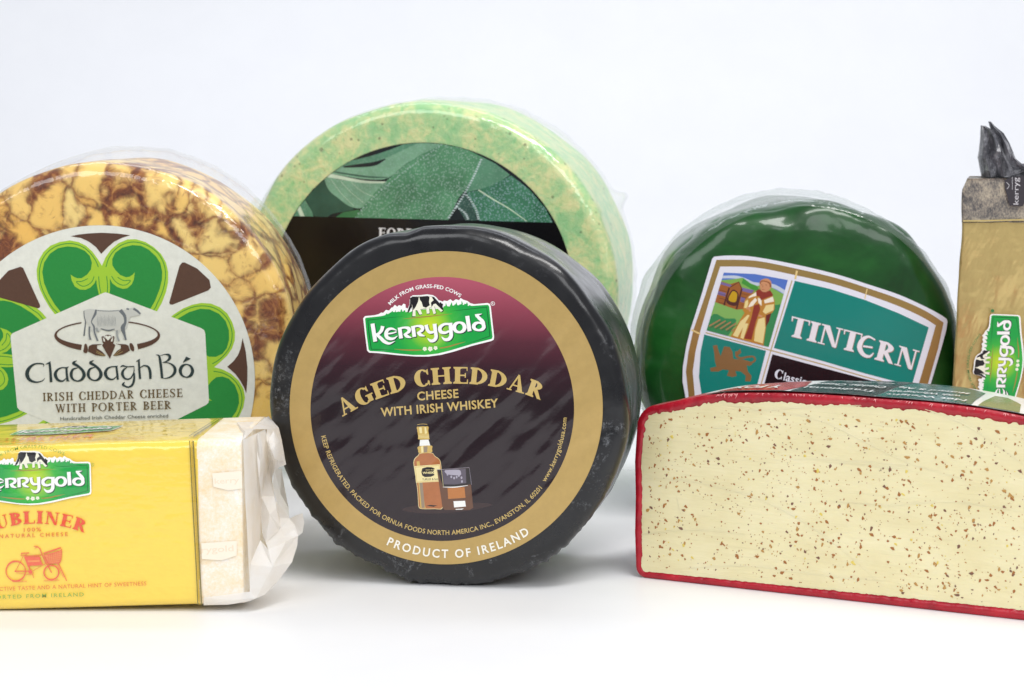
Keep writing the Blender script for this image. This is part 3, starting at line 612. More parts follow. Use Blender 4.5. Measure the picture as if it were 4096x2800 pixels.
pr.poly([(655, 258), (780, 232), (950, 212), (1150, 203), (1400, 215), (1605, 242), (1480, 282), (1350, 345), (1250, 430), (1145, 540), (1060, 430), (950, 345), (820, 285)], br)
k1 = 1.4187; pr.tf = Z(0, 580, k1)
pr.poly([(1035, 666), (1050, 666), (1120, 700), (1190, 765), (1198, 808), (1184, 824), (980, 905), (966, 903), (962, 893), (1020, 685)], br)
pr.poly([(-60, 830), (0, 765), (50, 712), (118, 690), (133, 697), (229, 908), (229, 920), (218, 926), (0, 865), (-60, 850)], br)
pr.tf = Z(430, 1380, 4.0)
pr.poly([(2165, -110), (2215, 100), (2242, 350), (2240, 560), (2224, 770), (2190, 680), (2130, 570), (2050, 460), (1920, 345), (2020, 255), (2090, 160), (2130, 60)], br)
pr.tf = Z(0, 580, k1)
pr.poly([(590, 838), (600, 835), (612, 838), (1143, 1038), (1160, 1050), (1166, 1068), (1187, 1445), (1184, 1462), (1172, 1473), (960, 1580), (640, 1720), (290, 1578), (112, 1503), (100, 1488), (62, 1095), (64, 1078), (75, 1066)], m_paper)
pr.done()
pr = Print('cow_and_ring', lab, C_.fr, 0.0010, Z(60, 1180, 4.0))
cg = ink('cream_label', 'cow_grey', S(196, 198, 194)); cd = ink('cream_label', 'cow_shade', S(108, 114, 120)); cm_ = ink('cream_label', 'cow_mid', S(150, 155, 156)); brr = br
rc_ = [(1482 + 822 * math.cos(a), 637 + 222 * math.sin(a)) for a in [R_(x) for x in range(125, 372, 12)]]
def rw(x, y): return 20 + max(0, (y - 560)) / 300 * 75
def ringarc(a0, a1):
    q = [(1482 + 825 * math.cos(R_(x)), 637 + 228 * math.sin(R_(x))) for x in range(a0, a1 + 1, 6)]
    pr.stroke(q, [rw(*z_) for z_ in q], brr, 3)
ringarc(120, 245); ringarc(294, 417)
pr.poly([(1110, 240), (1200, 222), (1300, 230), (1500, 245), (1680, 235), (1800, 235), (1850, 205), (1920, 198), (1960, 230), (2025, 290), (2010, 320), (1950, 330), (1860, 345), (1825, 420), (1800, 530), (1760, 570), (1770, 660), (1795, 720), (1740, 700), (1720, 590), (1690, 560), (1660, 640), (1690, 740), (1625, 730), (1610, 560), (1500, 575), (1380, 540), (1350, 590), (1300, 580), (1330, 690), (1355, 735), (1310, 730), (1250, 600), (1220, 560), (1200, 640), (1240, 715), (1180, 710), (1175, 560), (1190, 500), (1130, 400), (1115, 300)], cg)
for q, w_, m_ in (([(1110, 250), (1115, 340), (1135, 430), (1120, 560), (1112, 650)], [14, 14, 18, 22, 26], cd), ([(1300, 230), (1290, 300), (1230, 420), (1270, 500), (1280, 600), (1330, 730)], [22, 40, 16, 30, 26, 24], cd), ([(1690, 240), (1760, 330), (1770, 440), (1730, 520), (1760, 640), (1780, 715)], [60, 50, 40, 70, 36, 30], cd), ([(1640, 560), (1640, 650), (1670, 735)], [34, 26, 28], cm_), ([(1200, 500), (1195, 620), (1215, 710)], [28, 24, 28], cd), ([(1380, 535), (1500, 565), (1600, 540)], [16, 24, 16], cd), ([(1900, 215), (1960, 250), (2010, 300)], [34, 36, 26], cd), ([(1790, 215), (1830, 225)], [20, 26], cd), ([(1310, 245), (1500, 255), (1680, 245)], 10, cd), ([(1310, 520), (1320, 560), (1350, 590)], [30, 40, 10], cm_)): pr.stroke(q, w_, m_, 3)
for k in range(14):
    x = 1330 + k * 22; pr.stroke([(x, 330 + 18 * math.sin(k * 2.1)), (x - 6, 420 + 30 * math.sin(k * 1.3)), (x + 4, 500)], [3, 9, 3], cm_, 3)
pr.poly([(1390, 665), (1420, 650), (1440, 690), (1450, 640), (1495, 630), (1540, 640), (1555, 690), (1575, 650), (1600, 665), (1585, 745), (1575, 775), (1420, 775), (1405, 745)], br)
pr.poly([(1410, 670), (1425, 740), (1450, 740), (1440, 700)], m_paper); pr.poly([(1580, 670), (1565, 740), (1540, 740), (1550, 700)], m_paper); pr.poly([(1495, 725), (1450, 680), (1450, 650), (1475, 645), (1495, 662), (1515, 645), (1540, 650), (1540, 680)], m_paper)
pr.poly([(1400, 800), (1420, 775), (1505, 768), (1590, 775), (1612, 800), (1525, 1015)], br, 0)
pr.poly([(1190, 810), (1250, 785), (1395, 780), (1390, 790), (1320, 800), (1320, 850), (1400, 900), (1460, 965), (1430, 975), (1300, 960), (1175, 900)], br); pr.poly([(1615, 775), (1780, 785), (1820, 805), (1845, 885), (1740, 945), (1620, 970), (1575, 965), (1640, 890), (1700, 850), (1700, 800)], br)
pr.poly([(1120, 785), (1150, 780), (1172, 850), (1165, 910), (1130, 925), (1100, 900), (1110, 850)], br, 3); pr.poly([(1840, 770), (1880, 775), (1910, 830), (1910, 890), (1880, 890), (1850, 850)], br, 3)
for q in ([(1310, 890), (1450, 965)], [(1305, 915), (1430, 970)], [(1700, 870), (1590, 960)], [(1730, 900), (1610, 965)]): pr.stroke(q, 8, ink('cream_label', 'hand_line', S(168, 148, 96)))
pr.done()
pr = Print('lettering', lab, C_.fr, 0.0010, Z(60, 1180, 4.0))
def SK(L):
    for pts, ws in L: pr.stroke(pts, ws, dt, 6 if len(pts) > 2 else 1)
SK([([(465, 1140), (455, 1100), (330, 1098), (235, 1165), (200, 1260), (240, 1350), (340, 1390), (440, 1370), (485, 1325)], [8, 20, 26, 50, 62, 48, 26, 16, 5]),
    ([(495, 1105), (545, 1085), (578, 1058)], [4, 26, 5]), ([(560, 1080), (572, 1200), (585, 1390)], [36, 38, 44]),
    ([(868, 1140), (830, 1160), (750, 1160), (680, 1200), (652, 1270), (690, 1350), (770, 1372), (840, 1310)], [5, 22, 20, 36, 52, 42, 24, 10]), ([(830, 1150), (835, 1260), (850, 1375)], [34, 36, 38]), ([(820, 1375), (880, 1372)], [6, 12]),
    ([(995, 1045), (940, 1085), (1010, 1130), (1085, 1200), (1112, 1280), (1070, 1350), (1000, 1372), (930, 1340), (905, 1270), (930, 1190), (1010, 1160)], [5, 44, 40, 46, 54, 40, 22, 34, 48, 34, 12]),
    ([(1268, 1040), (1212, 1080), (1285, 1125), (1358, 1195), (1382, 1272), (1345, 1340), (1275, 1362), (1205, 1330), (1178, 1262), (1205, 1182), (1285, 1152)], [5, 44, 40, 46, 54, 40, 22, 34, 48, 34, 12]),
    ([(1655, 1128), (1620, 1140), (1545, 1145), (1480, 1180), (1452, 1250), (1490, 1325), (1570, 1345), (1640, 1290)], [5, 20, 20, 36, 50, 40, 22, 10]), ([(1628, 1132), (1640, 1240), (1652, 1350)], [30, 34, 36]),
    ([(1690, 1152), (1730, 1128), (1800, 1142), (1915, 1138)], [6, 26, 16, 18]), ([(1800, 1150), (1740, 1200), (1725, 1265), (1770, 1335), (1850, 1330), (1905, 1240), (1912, 1150)], [10, 34, 44, 30, 22, 18, 8]), ([(1912, 1240), (1912, 1340), (1885, 1430), (1820, 1468), (1760, 1450), (1735, 1425), (1762, 1385)], [24, 34, 36, 24, 30, 40, 5]),
    ([(1940, 1062), (1985, 1040), (2005, 1018)], [5, 26, 5]), ([(1988, 1045), (1995, 1190), (2008, 1338)], [30, 34, 36]), ([(2005, 1160), (2070, 1125), (2140, 1150), (2168, 1230), (2172, 1338)], [12, 22, 36, 44, 36])])
pr.tf = Z(430, 1380, 4.0)
SK([([(780, 150), (830, 170), (850, 260), (868, 400), (880, 525)], [5, 28, 40, 40, 40]), ([(850, 165), (930, 145), (990, 160), (1000, 210), (950, 255), (885, 275)], [8, 16, 40, 44, 22, 8]), ([(885, 275), (990, 285), (1070, 340), (1085, 420), (1030, 495), (940, 528), (870, 525)], [8, 18, 38, 48, 32, 14, 8]),
    ([(1000, 405), (1000, 406)], [0.1, 0.1])])
pr.poly([(1210, 280), (1262, 180), (1338, 216)], dt)
pr.stroke([(1268 + 98 * math.cos(a), 408 + 102 * math.sin(a)) for a in [i * math.pi / 4 for i in range(8)]], [50, 46, 20, 34, 50, 46, 20, 34], dt, 5, True)
pr.tf = Z(0, 580, k1)
pr.serif('IRISH CHEDDAR CHEESE', Path((247, 1452), (1038, 1427)), 47, sub_i, W=0.155, t=0.075, gap=0.15, space=0.42)
pr.serif('WITH PORTER BEER', Path((318, 1516), (975, 1495)), 47, sub_i, W=0.155, t=0.075, gap=0.15, space=0.42)
pr.text('Handcrafted Irish Cheddar Cheese enriched', Path((346, 1560), (958, 1543)), 20, gi2, 1.0, 0.008)
pr.done()
# ======================================================== 3. sage wheel at the back
G_ = wheel_frame(1700, 1185, 1945, 9.0, 0.10)
sage = thing('round_cheese', G_.base, 'tall pale green sage cheese wheel with the leaf picture label, behind the black wheel', 'cheese', 'whole round cheeses standing on edge')
m_sage, nt, bs = newmat('sage_cheese'); v = coords(nt)
a1 = noise_tex(nt, v, 88, 6, 0.70, 0.4); a2 = noise_tex(nt, v, 230, 5, 0.75, 0.4)
base = ramp(nt, a1.outputs[0], [(0.38, S(146, 212, 144)), (0.47, S(178, 223, 152)), (0.53, S(214, 232, 162)), (0.60, S(246, 240, 172))])
b2 = mix(nt, 0.38, base, ramp(nt, a2.outputs[0], [(0.35, S(148, 214, 152)), (0.65, S(238, 240, 192))]))
vs_ = N(nt, 'ShaderNodeTexVoronoi', feature='F1'); vs_.inputs['Scale'].default_value = 190; nt.links.new(v, vs_.inputs['Vector'])
sz = noise_tex(nt, v, 70, 2); mm = N(nt, 'ShaderNodeMath', operation='MULTIPLY_ADD'); mm.inputs[1].default_value = 0.75; mm.inputs[2].default_value = -0.265; nt.links.new(sz.outputs[0], mm.inputs[0])
lt = N(nt, 'ShaderNodeMath', operation='LESS_THAN'); nt.links.new(vs_.outputs['Distance'], lt.inputs[0]); nt.links.new(mm.outputs[0], lt.inputs[1])
lt2 = N(nt, 'ShaderNodeMath', operation='MULTIPLY'); lt2.inputs[1].default_value = 0.6; nt.links.new(lt.outputs[0], lt2.inputs[0])
nt.links.new(mix(nt, lt2.outputs[0], b2, S(84, 92, 50)), bs.inputs['Base Color'])
bs.inputs['Roughness'].default_value = 0.38; bs.inputs['Subsurface Weight'].default_value = 0.0; bs.inputs['Subsurface Radius'].default_value = (0.003, 0.004, 0.002); bs.inputs['Subsurface Scale'].default_value = 1.0
bump(nt, bs, a2.outputs[0], 0.0008)
def disp_g(th, r, d):
    k = max(0.0, min(1.0, (r / G_.R - 0.84) / 0.12)); return (ns(math.cos(th) * 3, math.sin(th) * 3, 17 + d * 15) * 0.0022 * k, (0.0004 + ns(math.cos(th) * 5, math.sin(th) * 5, 3) * 0.001) * k)
revolve('sage_cheese', G_, sage, m_sage, body_prof(G_.R, G_.t, 0.0075), 220, disp_g, 0.0)
m_film2 = film_mat('cling_film', (0.99, 0.99, 0.985, 1), 0.015, 0.05, 26, 0.0016)
film('plastic_film', G_, sage, m_film2, lambda th: 0.0012 * math.exp(-((th - R_(55)) / 0.6) ** 2) + 0.008 * math.exp(-((th - R_(27)) / 0.035) ** 2), G_.t, 0.60)
sblack = ink('sage_label', 'black', S(12, 12, 14))
lab = plate('label', sage, G_.fr, circ((1690, 1173), 603, 160), sblack, 0.0006, 0.0004); lab['label'] = 'round black label with a photograph of sage leaves'
cl = [p for p in circ((1690, 1173), 601, 120)]
cl = clip_poly(cl, [(900, 300), (2500, 300), (2500, 897), (900, 857)])
pr = Print('leaf_picture', lab, G_.fr, 0.00062, Z(1080, 560, 1.905), cl)
def leafm(name, c, dots, dotcol=S(176, 200, 190), vein=False):
    def cn(nt):
        v_ = coords(nt); vv = N(nt, 'ShaderNodeTexVoronoi', feature='F1'); vv.inputs['Scale'].default_value = 880; nt.links.new(v_, vv.inputs['Vector'])
        big_ = noise_tex(nt, v_, 60, 3); body_ = ramp(nt, big_.outputs[0], [(0.3, tuple(x * 0.72 for x in c[:3]) + (1,)), (0.7, tuple(x * 1.2 for x in c[:3]) + (1,))])
        if dots <= 0: return body_
        f_ = ramp(nt, vv.outputs['Distance'], [(0.18, (dots,) * 3), (0.42, (0, 0, 0))])
        return mix(nt, f_, body_, dotcol)
    return ink('sage_label', name, c, colnode=cn)
ld = leafm('leaf_dark', S(52, 88, 72), 0); lm = leafm('leaf_mid', S(92, 142, 112), 0.25); lb = leafm('leaf_big', S(86, 140, 102), 0.7); lt_ = leafm('leaf_light', S(122, 168, 136), 0.35); lr = leafm('leaf_right', S(66, 122, 92), 0.8, S(160, 186, 196)); lw_ = leafm('leaf_vein', S(206, 224, 196), 0); hole = leafm('leaf_gap', S(26, 34, 36), 0); edge = leafm('leaf_edge', S(190, 208, 206), 0)
pr.poly([(0, -60), (2400, -60), (2400, 700), (0, 700)], hole)
pr.poly([(100, 600), (130, 520), (190, 420), (260, 440), (320, 540), (340, 600)], lm); pr.poly([(180, 455), (210, 455), (275, 600), (240, 600)], lw_)
pr.poly([(240, 400), (330, 320), (430, 300), (500, 380), (560, 470), (640, 520), (600, 540), (480, 560), (430, 590), (350, 590), (290, 480)], ld, 3)
pr.poly([(500, 590), (560, 550), (680, 530), (700, 600)], leafm('leaf_low', S(62, 118, 74), 0))
pr.poly([(420, 280), (520, 300), (700, 320), (880, 330), (860, 400), (760, 470), (690, 520), (600, 500), (520, 440), (450, 380)], lt_, 3)
pr.poly([(440, 240), (560, 160), (700, 130), (860, 100), (960, 40), (1060, 0), (1260, 0), (1330, 30), (1200, 90), (1040, 180), (900, 290), (760, 300), (600, 280)], lt_, 3)
pr.poly([(520, 190), (620, 140), (780, 110), (900, 60), (1000, 20), (1120, 20), (1050, 60), (900, 130), (760, 180), (640, 200)], lm, 3)
pr.stroke([(560, 205), (680, 195), (800, 180), (880, 145)], [10, 26, 30, 8], hole); pr.stroke([(560, 160), (760, 100), (900, 55), (1050, 15)], [20, 46, 46, 10], hole)
pr.stroke([(380, 255), (560, 290), (720, 318), (890, 322)], [34, 26, 20, 12], lw_)
pr.stroke([(450, 235), (600, 260), (750, 280), (900, 285)], [8, 12, 12, 6], ld)
pr.poly([(650, 600), (700, 520), (800, 400), (900, 300), (1030, 190), (1150, 110), (1320, 35), (1460, 50), (1620, 130), (1600, 190), (1540, 290), (1500, 370), (1440, 440), (1400, 520), (1360, 610)], lb)
pr.poly([(1620, 130), (1720, 180), (1830, 265), (1720, 340), (1600, 375), (1490, 400), (1540, 290)], lm)
pr.poly([(1500, 400), (1580, 385), (1700, 340), (1840, 270), (1980, 380), (2100, 520), (2160, 640), (1600, 620), (1540, 500)], lr)
pr.stroke([(1590, 380), (1700, 450), (1820, 520), (1960, 620)], [10, 8, 7, 4], lw_)
pr.poly([(1420, 500), (1490, 410), (1560, 540), (1580, 620), (1500, 620)], leafm('leaf_small', S(54, 84, 74), 0.3))
for A_, B_, n_ in (((1610, 150), (1365, 590), 26), ((1500, 420), (1590, 600), 12), ((1425, 510), (1510, 600), 8)):
    for i in range(n_):
        f = i / (n_ - 1); bow = 18 * math.sin(f * math.pi)
        pr.disc((A_[0] + (B_[0] - A_[0]) * f + bow, A_[1] + (B_[1] - A_[1]) * f), 11, 6, edge, 7)
for i in range(34):
    f = i / 33; x = 655 + (1310 - 655) * f; y = 590 - 555 * (f ** 0.82) ; pr.disc((x, y), 4.5, 4, edge, 6)
for q in ([(470, 300), (540, 400), (640, 500)], [(540, 310), (620, 400), (720, 480)], [(620, 320), (700, 390), (790, 430)]): pr.stroke(q, 3, lw_, 3)
for q in ([(1330, 60), (1200, 250), (1000, 420), (760, 590)],): pr.stroke(q, [4, 7, 8, 6], leafm('leaf_rib', S(112, 160, 126), 0.2), 5)
pr.done()
pr = Print('lettering', lab, G_.fr, 0.00062, Z(1080, 560, 1.905)); sw = ink('sage_label', 'white', S(225, 222, 220))
P0 = Path((828, 742), (1400, 758)); pr.serif('FORD FARM', P0, 74, sw, W=0.24, t=0.09, gap=0.12, space=0.4); pr.done()
# ======================================================== 4. green wax wheel on the right
T_ = wheel_frame(3205, 1450, 2090, 0.5, 0.075)
tin = thing('round_cheese', T_.base, 'dark green waxed cheese wheel with the monk and lion label, behind the cut red cheese', 'cheese', 'whole round cheeses standing on edge')
m_gw, nt, bs = newmat('green_wax'); v = coords(nt); nn = noise_tex(nt, v, 24, 5, 0.6, 0.6)
nt.links.new(ramp(nt, nn.outputs[0], [(0.3, S(12, 54, 18)), (0.55, S(19, 78, 26)), (0.75, S(30, 98, 34))]), bs.inputs['Base Color']); bs.inputs['Roughness'].default_value = 0.36; bs.inputs['Specular IOR Level'].default_value = 0.35
bs.inputs['Coat Weight'].default_value = 0.45; bs.inputs['Coat Roughness'].default_value = 0.10
bump(nt, bs, noise_tex(nt, v, 34, 3, 0.5).outputs[0], 0.0012)
def disp_t(th, r, d):
    x, y = math.cos(th), math.sin(th); k = max(0.0, min(1.0, (r / T_.R - 0.80) / 0.1)); k2 = 0 if th > R_(180) or th < R_(15) else k
    flat = 0.004 * max(0, math.cos(4 * (th - R_(45)))) - 0.002
    return (ns(x * 3, y * 3, 27 + d * 15) * 0.003 * k + (flat if th < math.pi else 0) * k * 0.6, (0.0008 + ns(x * 5, y * 5, r * 60) * 0.0016) * k2 + (0.0005 * k))
bp = body_prof(T_.R, T_.t, 0.013)
revolve('wax_coat', T_, tin, m_gw, bp, 220, disp_t, 0.0)
m_film3 = film_mat('loose_film', (0.95, 0.97, 0.96, 1), 0.06, 0.15, 40, 0.0015)
def film_t():
    Rf = T_.R; pf = [(Rf * 0.96, 0.001), (Rf * 0.99, 0.003), (Rf * 1.006, 0.009)] + [(Rf * (1.005 + 0.013 * math.sin(i / 12 * math.pi * 0.6)), 0.009 + (T_.t - 0.009) * i / 12) for i in range(1, 13)] + [(Rf * 0.98, T_.t + 0.004)]
    revolve('plastic_film', T_, tin, m_film3, pf, 220, lambda th, r, d: (abs(ns(math.cos(th) * 8, math.sin(th) * 8, d * 30)) * 0.002 * (d > 0.004), 0), 0.0)
film_t()
k6 = 1.7877; Z6 = Z(2560, 780, k6)
top = catmull([(530, 440), (640, 432), (820, 442), (1130, 500), (1400, 565), (1620, 635), (1850, 712), (2045, 800), (2160, 862)], 4)
outl = top + [(2190, 885), (2196, 905), (2188, 960), (2150, 1100), (2070, 1370), (2000, 1620), (1900, 1800), (700, 1800), (380, 1640), (330, 1480), (318, 1410), (303, 1330), (305, 1230), (330, 1080), (360, 960), (430, 740), (515, 455)]
mw = ink('monk_label', 'white', S(232, 234, 244)); mg = ink('monk_label', 'gold', S(176, 148, 88), metallic=0.45); mt = ink('monk_label', 'teal', S(18, 132, 120)); mb = ink('monk_label', 'black', S(30, 24, 28)); mbr = ink('monk_label', 'lion_bronze', S(138, 104, 66)); mgl = ink('monk_label', 'gold_line', S(190, 168, 116))
lab = plate('label', tin, T_.fr, [Z6(p) for p in outl], mw, 0.0013, 0.0009); lab['label'] = 'shield shaped white, gold and teal label'
pr = Print('label_panels', lab, T_.fr, 0.00132, Z6)
ctr = (1230, 1200)
def inset(pts, dx, dy):
    return pts
gt = [(545, 462), (820, 468), (1130, 528), (1400, 592), (1620, 662), (1850, 742), (2040, 828), (2168, 910)]
gi_in = [(572, 510), (820, 516), (1110, 572), (1380, 634), (1600, 704), (1830, 786), (2010, 868), (2112, 930)]
pr.raw([Z6(p) for p in catmull(gt, 4) + catmull(gi_in, 4)], [(i, i + 1, 30 + i, 29 + i) for i in range(28)], mg)
rg_o = [(2168, 910), (2130, 1090), (2050, 1370), (1980, 1600)]; rg_i = [(2112, 930), (2070, 1080), (1990, 1350), (1920, 1600)]
pr.raw([Z6(p) for p in rg_o + rg_i], [(i, i + 1, 5 + i, 4 + i) for i in range(3)], mg)
lo = [(545, 462), (470, 700), (380, 965), (345, 1120), (327, 1260), (345, 1430), (370, 1600)]; li = [(572, 510), (510, 700), (430, 970), (395, 1120), (376, 1260), (390, 1430), (420, 1600)]
pr.raw([Z6(p) for p in lo + li], [(i, i + 1, 8 + i, 7 + i) for i in range(6)], mg)
pr.poly([(1105, 612), (1350, 668), (1610, 750), (1850, 845), (2062, 945), (1940, 1362), (1600, 1272), (1300, 1184), (955, 1092)], mt)
pr.poly([(458, 995), (900, 1112), (840, 1345), (780, 1560), (520, 1560), (440, 1430), (420, 1300), (432, 1120)], mt)
pr.poly([(945, 1136), (1300, 1232), (1830, 1372), (1925, 1400), (1880, 1560), (830, 1560)], mb)
pr.stroke([(1085, 610), (935, 1105), (850, 1400)], 8, mgl, 1); pr.stroke([(468, 982), (930, 1108), (1300, 1208), (1600, 1296), (1930, 1385)], 8, mgl, 1)
pr.stroke([(1120, 540), (1108, 600)], 14, ink('monk_label', 'crease', S(230, 205, 140)), 1); pr.stroke([(1622, 668), (1605, 740)], 7, ink('monk_label', 'crease', S(230, 205, 140)), 1); pr.stroke([(368, 962), (430, 992)], 12, ink('monk_label', 'crease', S(230, 205, 140)), 1)
pr.poly([(520, 1075), (550, 1070), (560, 1110), (575, 1150), (600, 1080), (640, 1085), (660, 1120), (665, 1170), (740, 1175), (790, 1190), (800, 1210), (780, 1220), (760, 1215), (770, 1260), (795, 1290), (790, 1330), (750, 1330), (755, 1290), (720, 1260), (680, 1255), (690, 1290), (660, 1300), (620, 1290), (635, 1250), (590, 1245), (560, 1260), (505, 1260), (500, 1235), (545, 1225), (535, 1190), (530, 1130)], mbr)
pr.stroke([(790, 1200), (820, 1180), (810, 1155), (770, 1155), (720, 1165), (690, 1150), (685, 1115)], [14, 14, 12, 14, 16, 18, 12], mbr); pr.poly([(680, 1130), (715, 1095), (722, 1125), (700, 1145)], mbr)
pr.done()
pr = Print('monk_picture', lab, T_.fr, 0.00142, Z(2740, 1060, 4.0), [Z6(p) for p in ((598, 553), (820, 563), (1055, 606), (918, 1085), (475, 965))])
def I(n, r, g, b): return ink('monk_label', n, S(r, g, b))
sky1, sky2, hill, hill2, grass, gr2, roof, brick, brick2, robe, robe2, robes, cloak, cloak2, skin, hair = I('sky', 86, 120, 200), I('sky_pale', 196, 208, 222), I('hill', 70, 150, 60), I('hill_light', 128, 178, 84), I('field', 132, 182, 96), I('field_dark', 54, 138, 84), I('roof', 124, 108, 158), I('brick', 160, 98, 48), I('brick_dark', 84, 46, 40), I('robe', 236, 218, 150), I('robe_light', 244, 236, 214), I('robe_shade', 190, 134, 54), I('cloak', 142, 56, 42), I('cloak_shade', 104, 40, 34), I('skin', 206, 148, 106), I('hair', 150, 92, 56)
furr, win = I('furrow', 176, 126, 88), I('window', 200, 160, 30)
pr.poly([(300, 60), (1700, 60), (1700, 1400), (300, 1400)], grass)
pr.poly([(500, 60), (1700, 60), (1700, 520), (1300, 330), (1000, 330), (560, 260)], sky1); pr.stroke([(560, 190), (800, 190), (960, 240), (1100, 300), (1400, 330), (1600, 440)], [40, 50, 60, 60, 60, 60], sky2)
pr.poly([(560, 240), (750, 225), (920, 200), (1050, 290), (1150, 330), (1200, 320), (1380, 355), (1500, 420), (1620, 520), (1500, 700), (1200, 700), (560, 400)], hill2); pr.poly([(930, 205), (1050, 300), (1150, 335), (1180, 390), (1100, 410), (960, 320), (900, 290)], hill)
pr.poly([(1400, 640), (1560, 620), (1500, 900), (1380, 1300), (1220, 1300), (1300, 900)], gr2)
pr.poly([(560, 255), (720, 300), (860, 260), (910, 360), (1110, 400), (1040, 500), (960, 700), (820, 710), (620, 640), (470, 585), (520, 420)], brick); pr.poly([(560, 262), (740, 315), (730, 350), (550, 300)], roof); pr.poly([(910, 355), (1100, 400), (1060, 450), (900, 410)], roof); pr.poly([(520, 410), (650, 445), (640, 500), (510, 465)], roof); pr.poly([(890, 510), (960, 530), (950, 600), (880, 580)], roof)
pr.stroke([(720, 350), (860, 265), (905, 380)], 14, brick2, 1); pr.stroke([(705, 360), (620, 640)], 26, brick2, 1); pr.stroke([(905, 380), (820, 700)], 26, brick2, 1); pr.poly([(700, 470), (760, 390), (830, 420), (855, 500), (815, 650), (660, 600)], brick2, 3); pr.poly([(720, 470), (765, 415), (820, 440), (830, 500), (800, 590), (695, 560)], win, 3)
for y_ in (0, 60, 130, 200): pr.stroke([(530, 390 + y_), (660, 425 + y_)], 6, brick2, 1); pr.stroke([(900, 450 + y_ * 0.9), (1010, 480 + y_ * 0.9)], 6, brick2, 1)
pr.poly([(450, 780), (640, 850), (820, 880), (600, 1200), (300, 1050)], gr2, 3)
for k in range(5): pr.stroke([(380 + k * 90, 975 + k * 20), (560 + k * 85, 870 + k * 18)], 20, furr, 1); pr.stroke([(400 + k * 90, 1000 + k * 20), (580 + k * 85, 895 + k * 18)], 8, brick2, 1)
pr.poly([(1240, 560), (1420, 600), (1340, 900), (1280, 1000), (1200, 860)], cloak2)
pr.poly([(1130, 420), (1230, 430), (1370, 440), (1430, 560), (1430, 700), (1390, 760), (1290, 800), (1290, 1000), (1250, 1290), (1100, 1290), (900, 1220), (720, 1150), (880, 870), (950, 760), (920, 720), (950, 560), (1010, 490)], robes)
pr.poly([(1130, 430), (1020, 500), (1010, 530), (1090, 500), (1180, 480)], robe2); pr.poly([(1000, 545), (960, 580), (940, 680), (990, 690), (1010, 600)], robe); pr.poly([(1120, 520), (1040, 600), (1000, 680), (1080, 650), (1150, 560)], robe2); pr.poly([(1260, 560), (1400, 500), (1420, 580), (1270, 610)], robe2); pr.poly([(1290, 640), (1420, 620), (1410, 720), (1280, 780), (1240, 740)], robe); pr.poly([(1160, 520), (1220, 540), (1220, 650), (1170, 600)], robe2)
pr.poly([(1000, 790), (880, 900), (760, 1120), (840, 1150), (930, 980), (1030, 800)], robe); pr.poly([(940, 930), (880, 1160), (930, 1180), (1010, 930)], robe); pr.poly([(1170, 860), (1270, 830), (1280, 1000), (1240, 1250), (1100, 1210), (1120, 1020)], robe)
pr.poly([(1100, 640), (1180, 620), (1200, 700), (1130, 900), (1060, 1190), (940, 1170), (1010, 1000), (1060, 830)], cloak); pr.poly([(1130, 410), (1180, 380), (1280, 430), (1360, 400), (1410, 480), (1300, 520), (1210, 560), (1190, 500), (1140, 490)], cloak)
pr.stroke([(980, 700), (1010, 680), (1040, 740)], [30, 34, 24], skin); pr.stroke([(1170, 800), (1230, 820)], [30, 30], skin, 1)
pr.poly([(1200, 250), (1260, 215), (1330, 218), (1375, 270), (1370, 360), (1310, 420), (1240, 425), (1200, 380), (1190, 310)], skin, 3); pr.stroke([(1195, 300), (1215, 255), (1290, 258), (1350, 290), (1368, 350)], [18, 18, 16, 24, 30], hair)
pr.stroke([(1215, 310), (1232, 310)], 7, brick2, 1); pr.stroke([(1285, 315), (1305, 315)], 7, brick2, 1); pr.stroke([(1225, 385), (1265, 390)], 6, cloak, 1); pr.stroke([(1245, 320), (1238, 355)], 6, hair, 1)
pr.done()
pr = Print('lettering', lab, T_.fr, 0.00142, Z6)
for m_, o_ in ((ink('monk_label', 'letter_edge', S(150, 120, 90)), 3.5), (ink('monk_label', 'letter_white', S(238, 234, 238)), 0)):
    for st, A_, B_, M_ in (('TINT', (1050, 1002), (1555, 1128), (1290, 1062)), ('RN', (1672, 1172), (1958, 1250), (1810, 1214))):
        pr.serif(st, Path((A_[0] + o_, A_[1] + o_), (B_[0] + o_, B_[1] + o_)), 142, m_, W=0.25, t=0.07, gap=0.03)
    q = [(1622 + (x - 1622) * 1.12, 1078 + (y - 1088) * 1.16) for x, y in ((1672, 1050), (1630, 1030), (1590, 1050), (1573, 1095), (1595, 1138), (1635, 1152), (1662, 1130))]
    pr.stroke([(x + o_, y + o_) for x, y in q], [10, 16, 30, 36, 28, 18, 8], m_); pr.stroke([(1592 + o_, 1078 + o_), (1660 + o_, 1088 + o_)], 13, m_, 1)
pr.done(); pr = Print('small_lettering', lab, T_.fr, 0.00142, Z6); pr.serif('C', Path((955, 1305), (1010, 1318)), 66, mw, W=0.22, t=0.07); pr.text('lassic', Path((1022, 1322), (1180, 1362)), 58, mw, 1.0, 0.012)
pr.done()
